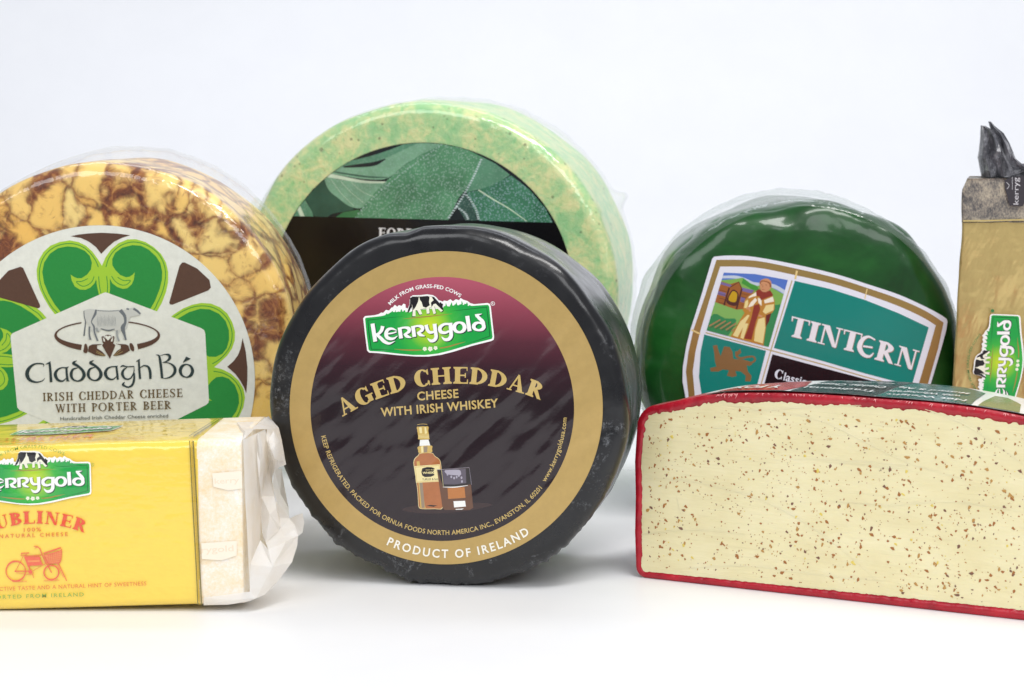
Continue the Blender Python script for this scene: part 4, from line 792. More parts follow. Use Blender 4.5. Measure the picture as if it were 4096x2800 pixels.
# ======================================================== 5. cut red cheese
Pl = onfloor(2545, 2308); Pr_ = onfloor(4096, 2482); ed = (Pr_ - Pl).normalized(); RW = 0.115
nf = Vector((ed.y, -ed.x, 0)); nf = nf if nf.y < 0 else -nf       # toward the camera
cen = Pl + ed * RW
red = thing('cut_cheese', Vector((cen.x, cen.y, 0)) - nf * 0.04, 'half wheel of pale mustard seed cheese in red wax, cut face to the front', 'cheese')
m_rw, nt, bs = newmat('red_wax'); v = coords(nt); nn = noise_tex(nt, v, 60, 5, 0.65)
nt.links.new(ramp(nt, nn.outputs[0], [(0.3, S(150, 14, 34)), (0.6, S(186, 20, 42)), (0.8, S(206, 44, 54))]), bs.inputs['Base Color']); bs.inputs['Roughness'].default_value = 0.3
bs.inputs['Subsurface Weight'].default_value = 0.15; bs.inputs['Subsurface Radius'].default_value = (0.004, 0.0006, 0.0006); bs.inputs['Subsurface Scale'].default_value = 1.0
pb = bump(nt, bs, nn.outputs[0], 0.0012); bump(nt, bs, noise_tex(nt, coords(nt, (0.3, 0.3, 3)), 300, 3).outputs[0], 0.00012, 1.0, pb)
def ztop(r): q = min(1, abs(r) / RW); return 0.0965 - 0.0125 * q ** 4 - 0.003 * q ** 2
rcT, rcB = 0.011, 0.005
def wprof():
    p = [(RW * f, ztop(RW * f)) for f in (0.0, 0.12, 0.25, 0.38, 0.5, 0.6, 0.7, 0.78, 0.84)]
    zt = ztop(RW - rcT)
    for i in range(0, 9):
        a = i * math.pi / 2 / 8; p.append((RW - rcT + rcT * math.sin(a), zt - rcT + rcT * math.cos(a)))
    p += [(RW + 0.0008, zt - rcT - (zt - rcT - rcB) * f) for f in (0.25, 0.5, 0.75)]
    for i in range(0, 6):
        a = i * math.pi / 2 / 5; p.append((RW - rcB + rcB * math.cos(a), rcB - rcB * math.sin(a) + 0.0003))
    return p + [(RW * 0.6, 0.0003), (0, 0.0003)]
wp = wprof(); m_ = len(wp); V = []; Fc = []; nA = 80
for i in range(nA + 1):
    a = math.pi * i / nA; dirv = ed * (-math.cos(a)) - nf * math.sin(a)
    for r, z in wp: V.append(cen + dirv * (r + (0.0007 * ns(math.cos(a) * 5, math.sin(a) * 5, z * 40) if r > 0.05 else 0)) + Vector((0, 0, z + (0.0006 * ns(r * 60, a * 4, 5) if z > 0.05 else 0))))
for i in range(nA):
    for k in range(m_ - 1): Fc.append((i * m_ + k, (i + 1) * m_ + k, (i + 1) * m_ + k + 1, i * m_ + k + 1))
# front outline of the cut (left profile, then right profile reversed)
outline = [V[k].copy() for k in range(m_)] + [V[nA * m_ + k].copy() for k in range(m_ - 2, 0, -1)]
def to2(p): return ((p - cen).dot(ed), p.z)
def dense(pts, step):
    out = []
    for i in range(len(pts)):
        a, b = Vector(pts[i]), Vector(pts[(i + 1) % len(pts)]); n = max(1, int((b - a).length / step))
        out += [tuple(a + (b - a) * k / n) for k in range(n)]
    return out
o2 = dense([to2(p) for p in outline], 0.0009); inn = []
L2 = len(o2)
for i, p in enumerate(o2):
    a, b = Vector(o2[(i - 4) % L2]), Vector(o2[(i + 4) % L2]); t_ = (b - a).normalized(); nrm = Vector((t_.y, -t_.x))
    if nrm.dot(Vector((-p[0], 0.045 - p[1]))) < 0: nrm = -nrm
    topk = 1.0 if p[1] > 0.07 else 0.0
    w_ = 0.0036 + 0.0014 * topk * (0.5 + ns(p[0] * 60, 3, 1)) + (0.0012 * ns(p[0] * 330, p[1] * 330, 2) + 0.0006 * ns(p[0] * 900, p[1] * 900, 6)) * (0.35 + 0.65 * topk)
    if p[1] < 0.01: w_ *= 0.85 + 0.5 * (p[0] + RW) / (2 * RW)
    inn.append((p[0] + nrm.x * w_, p[1] + nrm.y * w_))
fp = lambda q, d: cen + ed * q[0] + Vector((0, 0, q[1])) + nf * d
b0 = len(V)
V += [fp(q, 0.0) for q in o2] + [fp((q[0] * 0.6 + r_[0] * 0.4, q[1] * 0.6 + r_[1] * 0.4), 0.0007) for q, r_ in zip(o2, inn)] + [fp(q, 0.0002) for q in inn] + [fp(q, -0.004) for q in inn]
for k in range(3):
    for i in range(L2): j = (i + 1) % L2; Fc.append((b0 + k * L2 + i, b0 + k * L2 + j, b0 + (k + 1) * L2 + j, b0 + (k + 1) * L2 + i))
rind = mesh_obj('wax_rind', V, Fc, m_rw, red, smooth=True)
m_ch, nt, bs = newmat('mustard_cheese'); v = coords(nt)
c1 = noise_tex(nt, coords(nt, (1, 1, 2.2)), 30, 5, 0.6); c2 = noise_tex(nt, v, 260, 3, 0.7)
col = ramp(nt, c1.outputs[0], [(0.3, S(228, 215, 165)), (0.55, S(235, 224, 177)), (0.75, S(240, 230, 188))])
sp2 = ramp(nt, c2.outputs[0], [(0.68, (0, 0, 0)), (0.76, (1, 1, 1))]); f2 = N(nt, 'ShaderNodeMath', operation='MULTIPLY'); f2.inputs[1].default_value = 0.35; nt.links.new(sp2, f2.inputs[0])
nt.links.new(mix(nt, f2.outputs[0], col, S(222, 200, 96)), bs.inputs['Base Color']); bs.inputs['Roughness'].default_value = 0.4; bs.inputs['Coat Weight'].default_value = 0.4; bs.inputs['Coat Roughness'].default_value = 0.15
bs.inputs['Subsurface Weight'].default_value = 0.15; bs.inputs['Subsurface Radius'].default_value = (0.004, 0.003, 0.0015); bs.inputs['Subsurface Scale'].default_value = 1.0
sl = noise_tex(nt, coords(nt, (0.25, 0.25, 3.2), (0, R_(8), 0)), 110, 4, 0.6, 0.6); pb = bump(nt, bs, sl.outputs[0], 0.00045)
bump(nt, bs, noise_tex(nt, v, 35, 3).outputs[0], 0.0008, 1.0, pb)
tr = [tuple(t_) for t_ in tessellate_polygon([[Vector((q[0], q[1], 0)) for q in inn]])]
V2 = [fp((q[0] * 1.0, q[1]), 0.0003) for q in inn] + [fp(q, -0.02) for q in inn]
chs = mesh_obj('cheese_face', V2, tr + [(i, (i + 1) % L2, L2 + (i + 1) % L2, L2 + i) for i in range(L2)], m_ch, red)
# seeds
seedm = [newmat('seed_brown'), newmat('seed_dark'), newmat('seed_yellow'), newmat('seed_tan')]
for (m__, nt_, b_), c_ in zip(seedm, (S(164, 104, 46), S(122, 84, 64), S(224, 200, 96), S(186, 140, 72))): b_.inputs['Base Color'].default_value = c_; b_.inputs['Roughness'].default_value = 0.4
rs = random.Random(5); SV, SF, SM = [], [], []
def seed(x, z, r, asp, rot, mi, d0=0.0003):
    n = 7; b_ = len(SV); ca, sa = math.cos(rot), math.sin(rot)
    for lv, (k, dd) in enumerate(((1.0, 0.0), (0.62, 0.3))):
        for i in range(n):
            a = 2 * math.pi * i / n; rr = r * k * (1 + 0.28 * math.sin(i * 2.3 + rot * 5)); ex, ey = rr * math.cos(a) * asp, rr * math.sin(a)
            SV.append(fp((x + ex * ca - ey * sa, z + ex * sa + ey * ca), d0 + 0.00005 + dd * r * 0.5))
    SV.append(fp((x, z), d0 + 0.00005 + r * 0.2))
    for i in range(n): j = (i + 1) % n; SF.append((b_ + i, b_ + j, b_ + n + j, b_ + n + i)); SM.append(mi); SF.append((b_ + n + i, b_ + n + j, b_ + 2 * n)); SM.append(mi)
placed = 0
while placed < 1800:
    x = rs.uniform(-RW + 0.006, RW * 0.86); z = rs.uniform(0.006, 0.0925)
    if z > ztop(x) - 0.008 or (abs(x) > RW - 0.012 and z > 0.075): continue
    if ns(x * 45, z * 45, 9) < -0.25 and rs.random() < 0.6: continue
    kx = rs.random(); r = 0.00018 + 0.00056 * rs.random() ** 3.4; mi = 0 if kx < 0.50 else 1 if kx < 0.68 else 3 if kx < 0.94 else 2
    if kx > 0.9: r *= 1.1
    seed(x, z, r, rs.uniform(1.0, 1.9), rs.uniform(0, 3.14), mi); placed += 1
mesh_obj('mustard_seeds', SV, SF, [s_[0] for s_ in seedm], chs, fm=SM, kind='stuff')
# knife marks: shallow ridges across the cut
KV, KF = [], []
def ridge(pts, wdt, hgt):
    q = catmull([(*p, 1) for p in pts], 10); b_ = len(KV)
    for i in range(len(q)):
        a = q[max(0, i - 1)]; c = q[min(len(q) - 1, i + 1)]; dx, dz = c[0] - a[0], c[1] - a[1]; l = math.hypot(dx, dz) or 1; nx, nz = -dz / l, dx / l
        f = math.sin(math.pi * min(1, max(0.0, i / (len(q) - 1)))) ; ww = wdt * (0.25 + 0.75 * f)
        for s_, hh in ((-1, 0.0), (0, hgt * f), (1, 0.0)): KV.append(fp((q[i][0] + nx * ww * s_, q[i][1] + nz * ww * s_), 0.00034 + hh))
    for i in range(len(q) - 1):
        for k in range(2): KF.append((b_ + i * 3 + k, b_ + i * 3 + k + 1, b_ + (i + 1) * 3 + k + 1, b_ + (i + 1) * 3 + k))
FR = Frame(cen, ed, Vector((0, 0, 1)), nf)
def pxs(x, y):
    p = FR.px(2500 + x / 1.456, 1500 + y / 1.456); return to2(p)
for L_ in ([(970, 490), (1150, 492), (1400, 505), (1600, 520), (1655, 527), (1560, 540), (1350, 520), (1150, 505)], [(1200, 735), (1400, 750), (1560, 758), (1700, 745), (1950, 742), (2320, 800)], [(110, 600), (350, 615), (600, 665), (800, 730), (1000, 830), (1180, 950), (1350, 1090), (1500, 1230)], [(600, 175), (800, 205), (1000, 190), (1400, 175)], [(850, 200), (1150, 270), (1400, 390), (1650, 510), (1950, 600)], [(490, 305), (620, 310)], [(1860, 235), (1950, 255), (2000, 245)], [(300, 700), (340, 850)], [(1700, 180), (2000, 300), (2320, 520)], [(100, 930), (400, 900), (700, 930)], [(300, 1130), (700, 1110), (1100, 1160), (1500, 1200)]):
    ridge([pxs(*p) for p in L_], 0.0004, 0.00012)
mesh_obj('knife_marks', KV, KF, m_ch, chs, smooth=True)
# paper label on the domed top, under the wrap
def topz(p): r = (Vector((p.x, p.y, 0)) - Vector((cen.x, cen.y, 0))).length; return ztop(r)
class TopFrame:
    def px(s, x, y, h=0): raise NotImplementedError
tl = {'white': ink('top_label', 'white', S(232, 232, 230)), 'red': ink('top_label', 'red', S(176, 40, 48)), 'black': ink('top_label', 'black', S(30, 32, 36)), 'teal': ink('top_label', 'teal', S(22, 96, 88)), 'gold': ink('top_label', 'gold', S(176, 158, 110)), 'green': ink('top_label', 'green', S(120, 134, 90))}
def top_sheet(name, parent, poly, m, h, nsub=26):
    """polygon in (s along cut, d behind cut) metres, draped over the dome"""
    xs = [p[0] for p in poly]; ys = [p[1] for p in poly]; x0, x1, y0, y1 = min(xs), max(xs), min(ys), max(ys); V_, F_ = [], []
    for i in range(nsub):
        for j in range(nsub):
            c = [(x0 + (x1 - x0) * (i + a) / nsub, y0 + (y1 - y0) * (j + b) / nsub) for a, b in ((0, 0), (1, 0), (1, 1), (0, 1))]
            q = clip_poly(poly, c) if len(poly) > 4 else clip_poly(c, poly)
            if len(q) < 3: continue
            b_ = len(V_)
            for s_, d_ in q:
                p = cen + ed * s_ - nf * d_; V_.append(Vector((p.x, p.y, topz(p) + h + 0.0004 + 0.0005 * ns(s_ * 40, d_ * 40, 2))))
            F_.append(tuple(range(b_, b_ + len(q))))
    return mesh_obj(name, V_, F_, m, parent, smooth=False)
def semi(r0, s0, d0=0.0, n=40, dmax=None):
    return [(s0 + r0 * math.cos(math.pi * i / n), d0 + r0 * math.sin(math.pi * i / n)) for i in range(n + 1)]
lt0 = top_sheet('top_label', red, semi(0.080, 0.0, 0.0005), tl['white'], 0.0006); lt0['label'] = 'round white edged label cut across the middle'
def tsub(name, poly, m, h): return top_sheet(name, lt0, poly, m, h, 22)
tsub('red_panel', [(-0.074, 0.001), (-0.040, 0.001), (-0.036, 0.02), (-0.042, 0.045), (-0.055, 0.046), (-0.068, 0.028)], tl['red'], 0.0008)
tsub('black_panel', [(-0.037, 0.001), (0.004, 0.001), (0.004, 0.072), (-0.018, 0.070), (-0.034, 0.060)], tl['black'], 0.0008)
tsub('teal_panel', [(0.0045, 0.001), (0.050, 0.001), (0.044, 0.045), (0.030, 0.062), (0.0045, 0.070)], tl['teal'], 0.0008)
tsub('green_panel', [(0.053, 0.001), (0.072, 0.001), (0.067, 0.022), (0.056, 0.040), (0.050, 0.040)], tl['green'], 0.0008)
# upside-down print on the top label
tp_V, tp_F = [], []
def toptext(st, s0, d0, s1, cap, bold=0.012):       # reads from behind: x runs right to left
    vs, fs = text_mesh(st, 1.0, bold); x0 = min(q[0] for q in vs); x1 = max(q[0] for q in vs); b_ = len(tp_V)
    for x, y in vs:
        f = (x - x0) / (x1 - x0); s_ = s0 + (s1 - s0) * f; d_ = d0 - y / 0.7 * cap; p = cen + ed * s_ - nf * d_
        tp_V.append(Vector((p.x, p.y, topz(p) + 0.0017 + 0.0005 * ns(s_ * 40, d_ * 40, 2))))
    tp_F.extend(tuple(b_ + i for i in f_) for f_ in fs)
toptext('Y FOX', -0.045, 0.016, -0.070, 0.010, 0.03)
toptext('Cheddar Cheese', 0.001, 0.030, -0.034, 0.006); toptext('with Wholegrain', 0.040, 0.020, 0.006, 0.006); toptext('Mustard & Ale', 0.040, 0.034, 0.006, 0.006); toptext('Traditional', 0.001, 0.016, -0.034, 0.006); toptext('Net Weight', 0.046, 0.008, 0.008, 0.004); toptext('Keep refrigerated', 0.000, 0.045, -0.030, 0.004)
mesh_obj('lettering', tp_V, tp_F, tl['white'], lt0)
# little tufts of torn wax along the top edge
V_, F_ = [], []
for k in range(90):
    s_ = rs.uniform(-0.08, 0.10) if k > 12 else rs.uniform(-0.072, -0.062); z = ztop(s_) - 0.0002; l = rs.uniform(0.0006, 0.0018) * (1.6 if k <= 12 else 1); a = rs.uniform(-2.6, 0.6)
    b_ = len(V_); V_ += [fp((s_ - 0.0003, z), 0.0005), fp((s_ + 0.0004, z), 0.0005), fp((s_ + l * math.cos(a), z + l * math.sin(a)), 0.0012)]; F_.append((b_, b_ + 1, b_ + 2))
m_tuft, nt, bs = newmat('torn_wax'); bs.inputs['Base Color'].default_value = S(232, 150, 150); bs.inputs['Roughness'].default_value = 0.4
mesh_obj('wax_shavings', V_, F_, m_tuft, red, kind='stuff')
# ======================================================== 6. yellow wrapped block
DF = onfloor(0, 2448).y
xR = atdepth(969, 1757, DF).x; zRt = atdepth(969, 1757, DF).z; zLt = atdepth(0, 1787, DF).z
zRb = max(0.0006, atdepth(813, 2421, DF).z); x0B = -0.3137
blk = thing('cheese_block', (-0.22, 1.08, 0), 'yellow wrapped rectangular cheese block with red lettering, crumpled white paper at its right end', 'cheese')
xL0 = atdepth(0, 1787, DF).x
DEP = 0.0715; skew = 0.052
def sect(x, infl=0.0, rr=0.0042):            # cross-section loop at front position x
    f = (x - xL0) / (xR - xL0); zt = zLt + (zRt - zLt) * max(f, -0.2); zb = max(0.0004, 0.0004 + zRb * f)
    pts = []
    def arc(cy, cz, a0, a1):
        for i in range(6): a = R_(a0 + (a1 - a0) * i / 5); pts.append((cy + rr * math.cos(a), cz + rr * math.sin(a)))
    y0, y1 = DF, DF + DEP
    pts += [(y0 - infl * math.sin(math.pi * k / 9), zb + rr + (zt - zb - 2 * rr) * k / 9) for k in range(1, 9)]
    arc(y0 + rr, zt - rr, 180, 90); pts += [(y0 + rr + (y1 - y0 - 2 * rr) * k / 7, zt + infl * 0.6 * math.sin(math.pi * k / 7)) for k in range(1, 7)]; arc(y1 - rr, zt - rr, 90, 0)
    arc(y1 - rr, zb + rr, 0, -90); arc(y0 + rr, zb + rr, 270, 180)
    return [Vector((x + skew * (y - DF), y + 0.0, z)) for y, z in pts]
m_yel = ink('yellow_wrap', 'yellow', S(248, 214, 84), 0.02)
def loft(name, xs, m, parent, infl, wob=0.0, caps=(False, False), shear=0.0):
    V_, F_ = [], []
    for x in xs:
        for p in sect(x, infl):
            q = p.copy(); q.x += shear * (0.04 - q.z)
            if wob: k = ns(q.x * 60, q.y * 60, q.z * 60) * wob; q.y += k * (-1 if q.y < DF + 0.02 else 1); q.z += 0.5 * k
            q.z = max(q.z, 0.0003); V_.append(q)
    n = len(V_) // len(xs)
    for i in range(len(xs) - 1):
        for k in range(n): j = (k + 1) % n; F_.append((i * n + k, i * n + j, (i + 1) * n + j, (i + 1) * n + k))
    if caps[0]: F_.append(tuple(range(n)))
    if caps[1]: F_.append(tuple(range((len(xs) - 1) * n, len(xs) * n)))
    o = mesh_obj(name, V_, F_, m, parent, smooth=True); 
    for p in o.data.polygons:
        if len(p.vertices) > 4: p.use_smooth = False
    return o
xE = atdepth(796, 2087, DF).x
wrap = loft('printed_wrapper', [x0B + (xE - x0B) * i / 60 for i in range(61)], m_yel, blk, 0.0006, 0.0, (True, False), 0.0)
wrap['label'] = 'glossy yellow printed paper'
m_wp, nt, bs = newmat('waxed_white_paper'); v = coords(nt)
pn = noise_tex(nt, v, 55, 6, 0.75, 0.3); pf_ = noise_tex(nt, v, 700, 3, 0.8); pc = N(nt, 'ShaderNodeMath', operation='MULTIPLY_ADD'); pc.inputs[1].default_value = 0.5; nt.links.new(pf_.outputs[0], pc.inputs[0]); nt.links.new(pn.outputs[0], pc.inputs[2])
nt.links.new(ramp(nt, pc.outputs[0], [(0.55, S(241, 213, 164)), (0.72, S(245, 228, 198)), (0.92, S(250, 244, 234))]), bs.inputs['Base Color']); bs.inputs['Roughness'].default_value = 0.42
bump(nt, bs, noise_tex(nt, v, 300, 3).outputs[0], 0.00012)
loft('paper_end', [xE - 0.0004 + (xR - xE) * i / 10 for i in range(11)], m_wp, blk, 0.0003, 0.0004, (False, True))['label'] = 'waxed white paper showing the cheese through'
m_pp, nt, bs = newmat('white_paper'); bs.inputs['Base Color'].default_value = S(252, 251, 250); bs.inputs['Roughness'].default_value = 0.5
bs.inputs['Transmission Weight'].default_value = 0.0
v = coords(nt); nt.links.new(ramp(nt, noise_tex(nt, v, 90, 4).outputs[0], [(0.35, S(248, 243, 236)), (0.6, S(252, 251, 250))]), bs.inputs['Base Color'])
pb = bump(nt, bs, noise_tex(nt, v, 110, 3, 0.5, 1.0).outputs[0], 0.0004)
tl_ = N(nt, 'ShaderNodeBsdfTranslucent'); tl_.inputs[0].default_value = S(248, 246, 242); mx_ = N(nt, 'ShaderNodeMixShader'); mx_.inputs[0].default_value = 0.52
nt.links.new(bs.outputs[0], mx_.inputs[1]); nt.links.new(tl_.outputs[0], mx_.inputs[2]); nt.links.new(mx_.outputs[0], nt.nodes['Material Output'].inputs[0])
KP = 2.0378
def pp(x, y, D): return atdepth(800 + x / KP, 1640 + y / KP, D)
PV, PF = [], []
def panel(pts, centre=None):
    b_ = len(PV); P3 = [pp(*p) for p in pts]; PV.extend(P3)
    c = pp(*centre) if centre else sum(P3, Vector()) / len(P3); PV.append(c); n = len(pts)
    for i in range(n): PF.append((b_ + i, b_ + (i + 1) % n, b_ + n))
D0 = DF - 0.0005
panel([(350, 245, D0), (460, 190, D0 + 0.018), (530, 158, D0 + 0.030), (526, 330, D0 + 0.030), (520, 500, D0 + 0.030), (505, 720, D0 + 0.028), (497, 900, D0 + 0.026), (490, 1060, D0 + 0.020), (410, 1262, D0 + 0.004), (408, 1475, D0), (385, 1000, D0), (365, 600, D0)], (440, 700, D0 + 0.010))
panel([(460, 200, D0 + 0.019), (470, 190, D0 + 0.012), (500, 250, D0 + 0.018), (526, 400, D0 + 0.026), (505, 720, D0 + 0.022), (480, 560, D0 + 0.013), (462, 360, D0 + 0.014)], (490, 420, D0 + 0.014))
panel([(530, 158, D0 + 0.030), (560, 250, D0 + 0.038), (590, 300, D0 + 0.034), (600, 400, D0 + 0.040), (605, 490, D0 + 0.040), (590, 540, D0 + 0.042), (588, 600, D0 + 0.042), (615, 730, D0 + 0.042), (500, 712, D0 + 0.034), (522, 500, D0 + 0.030)], (560, 430, D0 + 0.046))
panel([(500, 705, D0 + 0.030), (605, 703, D0 + 0.030), (625, 800, D0 + 0.026), (655, 950, D0 + 0.024), (640, 985, D0 + 0.024), (535, 1082, D0 + 0.018), (505, 1000, D0 + 0.022), (497, 850, D0 + 0.026)], (570, 850, D0 + 0.021))
panel([(615, 730, D0 + 0.042), (730, 885, D0 + 0.040), (660, 985, D0 + 0.034), (655, 950, D0 + 0.030), (625, 800, D0 + 0.036)], (650, 880, D0 + 0.040))
panel([(655, 965, D0 + 0.028), (730, 885, D0 + 0.036), (775, 862, D0 + 0.032), (835, 840, D0 + 0.026), (852, 915, D0 + 0.020), (835, 1000, D0 + 0.020), (800, 1026, D0 + 0.022), (770, 980, D0 + 0.026)], (770, 930, D0 + 0.030))
panel([(655, 965, D0 + 0.028), (770, 978, D0 + 0.024), (800, 1026, D0 + 0.022), (700, 1075, D0 + 0.010), (555, 1135, D0 + 0.008), (535, 1085, D0 + 0.018)], (680, 1030, D0 + 0.022))
panel([(555, 1135, D0 + 0.008), (700, 1075, D0 + 0.010), (800, 1026, D0 + 0.022), (790, 1110, D0 + 0.020), (752, 1240, D0 + 0.014), (640, 1390, D0 + 0.008), (530, 1504, D0 + 0.002), (455, 1536, D0 - 0.001), (405, 1500, D0 - 0.001), (410, 1262, D0 + 0.003), (490, 1060, D0 + 0.014)], (590, 1280, D0 + 0.004))
panel([(410, 1480, D0 - 0.001), (455, 1536, D0 - 0.002), (400, 1560, D0 - 0.001), (230, 1586, D0 - 0.0005), (30, 1592, D0 - 0.0005), (30, 1530, D0 - 0.001), (250, 1500, D0 - 0.001)], (250, 1548, D0 - 0.0015))
panel([(300, 100, D0 + 0.046), (430, 95, D0 + 0.052), (558, 52, D0 + 0.072), (600, 95, D0 + 0.066), (640, 145, D0 + 0.058), (545, 158, D0 + 0.036), (440, 156, D0 + 0.030), (372, 140, D0 + 0.034)], (500, 110, D0 + 0.048))
panel([(300, 100, D0 + 0.046), (372, 140, D0 + 0.030), (440, 156, D0 + 0.026), (375, 222, D0 + 0.004), (345, 246, D0 - 0.001), (340, 190, D0 + 0.020)], (368, 180, D0 + 0.012))
panel([(545, 158, D0 + 0.036), (640, 145, D0 + 0.056), (665, 240, D0 + 0.050), (703, 445, D0 + 0.044), (640, 470, D0 + 0.040), (612, 510, D0 + 0.042), (605, 470, D0 + 0.036), (590, 390, D0 + 0.030), (556, 290, D0 + 0.028), (540, 245, D0 + 0.030)], (620, 300, D0 + 0.034))
panel([(556, 240, D0 + 0.028), (600, 170, D0 + 0.036), (640, 250, D0 + 0.036), (690, 420, D0 + 0.042), (610, 400, D0 + 0.028), (575, 320, D0 + 0.022)], (610, 300, D0 + 0.022))
panel([(605, 480, D0 + 0.066), (665, 480, D0 + 0.066), (690, 640, D0 + 0.066), (722, 800, D0 + 0.066), (728, 900, D0 + 0.062), (640, 800, D0 + 0.064), (590, 620, D0 + 0.066)], (655, 680, D0 + 0.068))
crump = mesh_obj('crumpled_paper', PV, PF, m_pp, blk, smooth=False)
bm = bmesh.new(); bm.from_mesh(crump.data); bmesh.ops.remove_doubles(bm, verts=bm.verts, dist=0.0004)
for _ in range(3): bmesh.ops.subdivide_edges(bm, edges=bm.edges[:], cuts=1, use_grid_fill=True)
for vv in bm.verts:
    k = 0.0004 * ns(vv.co.x * 95, vv.co.y * 95, vv.co.z * 60) + 0.0002 * ns(vv.co.x * 320, vv.co.y * 320, vv.co.z * 320); vv.co.y += k; vv.co.x += 0.4 * k
    if vv.co.z < 0.0004: vv.co.z = 0.0004
bm.to_mesh(crump.data); bm.free()
crump['label'] = 'torn and folded white paper end'
FY = Frame((xL0, DF - 0.0006, 0.04), (1, 0, 0), (0, 0, 1), (0, -1, 0))
ybase = 0.0005
YZ7 = Z(0, 1760, 4.0); YZ8 = Z(0, 2040, 4.0)
la = affine([(2085, 450), (2150, 1020), (865, 655)], [YZ7((1450, 350)), YZ7((1465, 850)), YZ7((330, 462))])
logo(wrap, FY, la, 'yellow_wrap', 'b', ybase)
pr = Print('lettering', wrap, FY, ybase, YZ8); yr = ink('yellow_wrap', 'red', S(232, 88, 52)); yr2 = ink('yellow_wrap', 'soft_red', S(224, 120, 62)); yg = ink('yellow_wrap', 'soft_green', S(140, 170, 72)); ygl = ink('yellow_wrap', 'edge_line', S(122, 110, 44)); ygl2 = ink('yellow_wrap', 'edge_gold', S(196, 160, 50))
pr.serif('DUBLINER', Path((-275, 400), (1352, 362), (560, 214)), 200, yr, W=0.25, t=0.07, gap=0.10)
pr.text('100%', Path((385, 345), (660, 334)), 60, yr2, 1.3, 0.012); pr.text('NATURAL CHEESE', Path((-10, 447), (1088, 410)), 60, yr2, 1.5, 0.012)
pr.text('DISTINCTIVE TASTE AND A NATURAL HINT OF SWEETNESS', Path((-310, 1302), (2345, 1200)), 62, yr2, 1.12, 0.006); pr.text('IMPORTED FROM IRELAND', Path((-270, 1428), (1345, 1374)), 60, yg, 1.35, 0.010)
pr.done(); pr = Print('arched_lettering', wrap, FY, ybase, YZ7); pr.text('MILK FROM GRASS-FED COWS', Path((-95, 330), (1025, 245), (520, 128)), 52, yg, 1.06, 0.006); pr.disc((1482, 392), 28, 28, yg, 20, (1482, 392, 23, 23)); pr.text('R', Path((1472, 408), (1494, 407)), 30, yg)
pr.done(); pr = Print('border_lines', wrap, FY, ybase); k2_ = 1.765; pr.tf = Z(0, 1600, k2_)
pr.stroke([(1340, 285), (1360, 700), (1385, 1150), (1398, 1445)], 7, ygl, 3); pr.stroke([(1364, 285), (1388, 700), (1410, 1150), (1424, 1445)], [10, 10, 9, 9], ygl, 3); pr.stroke([(1354, 285), (1374, 700), (1399, 1150), (1412, 1445)], 6, ygl2, 3)
pr.done()
pr = Print('bicycle_picture', wrap, FY, ybase, YZ8); rb_ = ink('yellow_wrap', 'bicycle_red', S(234, 104, 72)); rb2 = ink('yellow_wrap', 'bicycle_tan', S(240, 150, 84))
pr.stroke([(255 + 155 * math.cos(a), 975 + 158 * math.sin(a)) for a in [i * math.pi / 8 for i in range(16)]], [16, 18, 24, 28, 26, 20, 16, 14] * 2, rb_, 3, True)
pr.stroke([(825 + 118 * math.cos(a), 995 + 115 * math.sin(a)) for a in [i * math.pi / 8 for i in range(16)]], 22, rb_, 3, True)
pr.poly([(390, 745), (520, 738), (640, 738), (655, 790), (690, 875), (600, 885), (500, 888), (450, 905)], rb_); pr.poly([(450, 805), (635, 795), (635, 825), (450, 830)], rb2)
pr.poly([(700, 720), (830, 680), (980, 640), (990, 600), (985, 700), (975, 810), (950, 832), (770, 850), (730, 780)], rb2)
for q, w_ in (([(340, 690), (470, 682)], 16), ([(350, 700), (345, 730), (440, 710)], 10), ([(375, 740), (250, 975)], 8), ([(250, 975), (500, 975)], 16), ([(400, 750), (500, 1000)], 20), ([(530, 970), (740, 850)], 8), ([(390, 738), (680, 715)], 12), ([(640, 610), (690, 740), (750, 870)], 16), ([(640, 620), (600, 580), (545, 578)], 12), ([(650, 615), (610, 595), (560, 605)], 9), ([(755, 870), (830, 1000)], 16), ([(700, 690), (830, 650), (975, 600)], 22), ([(985, 620), (985, 720), (970, 820), (930, 840), (770, 855)], 14), ([(700, 720), (850, 690), (985, 640)], 12), ([(715, 730), (770, 850)], 24), ([(930, 840), (1070, 1130)], 14), ([(915, 850), (1020, 1075)], 8), ([(510, 990), (545, 1085)], 10), ([(705, 1130), (955, 1118)], 8), ([(200, 1142), (435, 1136)], 8), ([(260, 1000), (500, 1030), (540, 990)], 7)): pr.stroke(q, w_, rb_, 3 if len(q) > 2 else 1)
for k in range(6): pr.stroke([(775 + k * 34, 715 - k * 12), (790 + k * 32, 845 - k * 3)], 7, rb_, 1)
for k in range(5): pr.stroke([(745, 735 + k * 24), (980, 670 + k * 32)], 5, rb_, 1)
pr.disc((490, 985), 34, 34, rb_, 16); pr.disc((250, 975), 14, 14, rb_, 10)
pr.done()
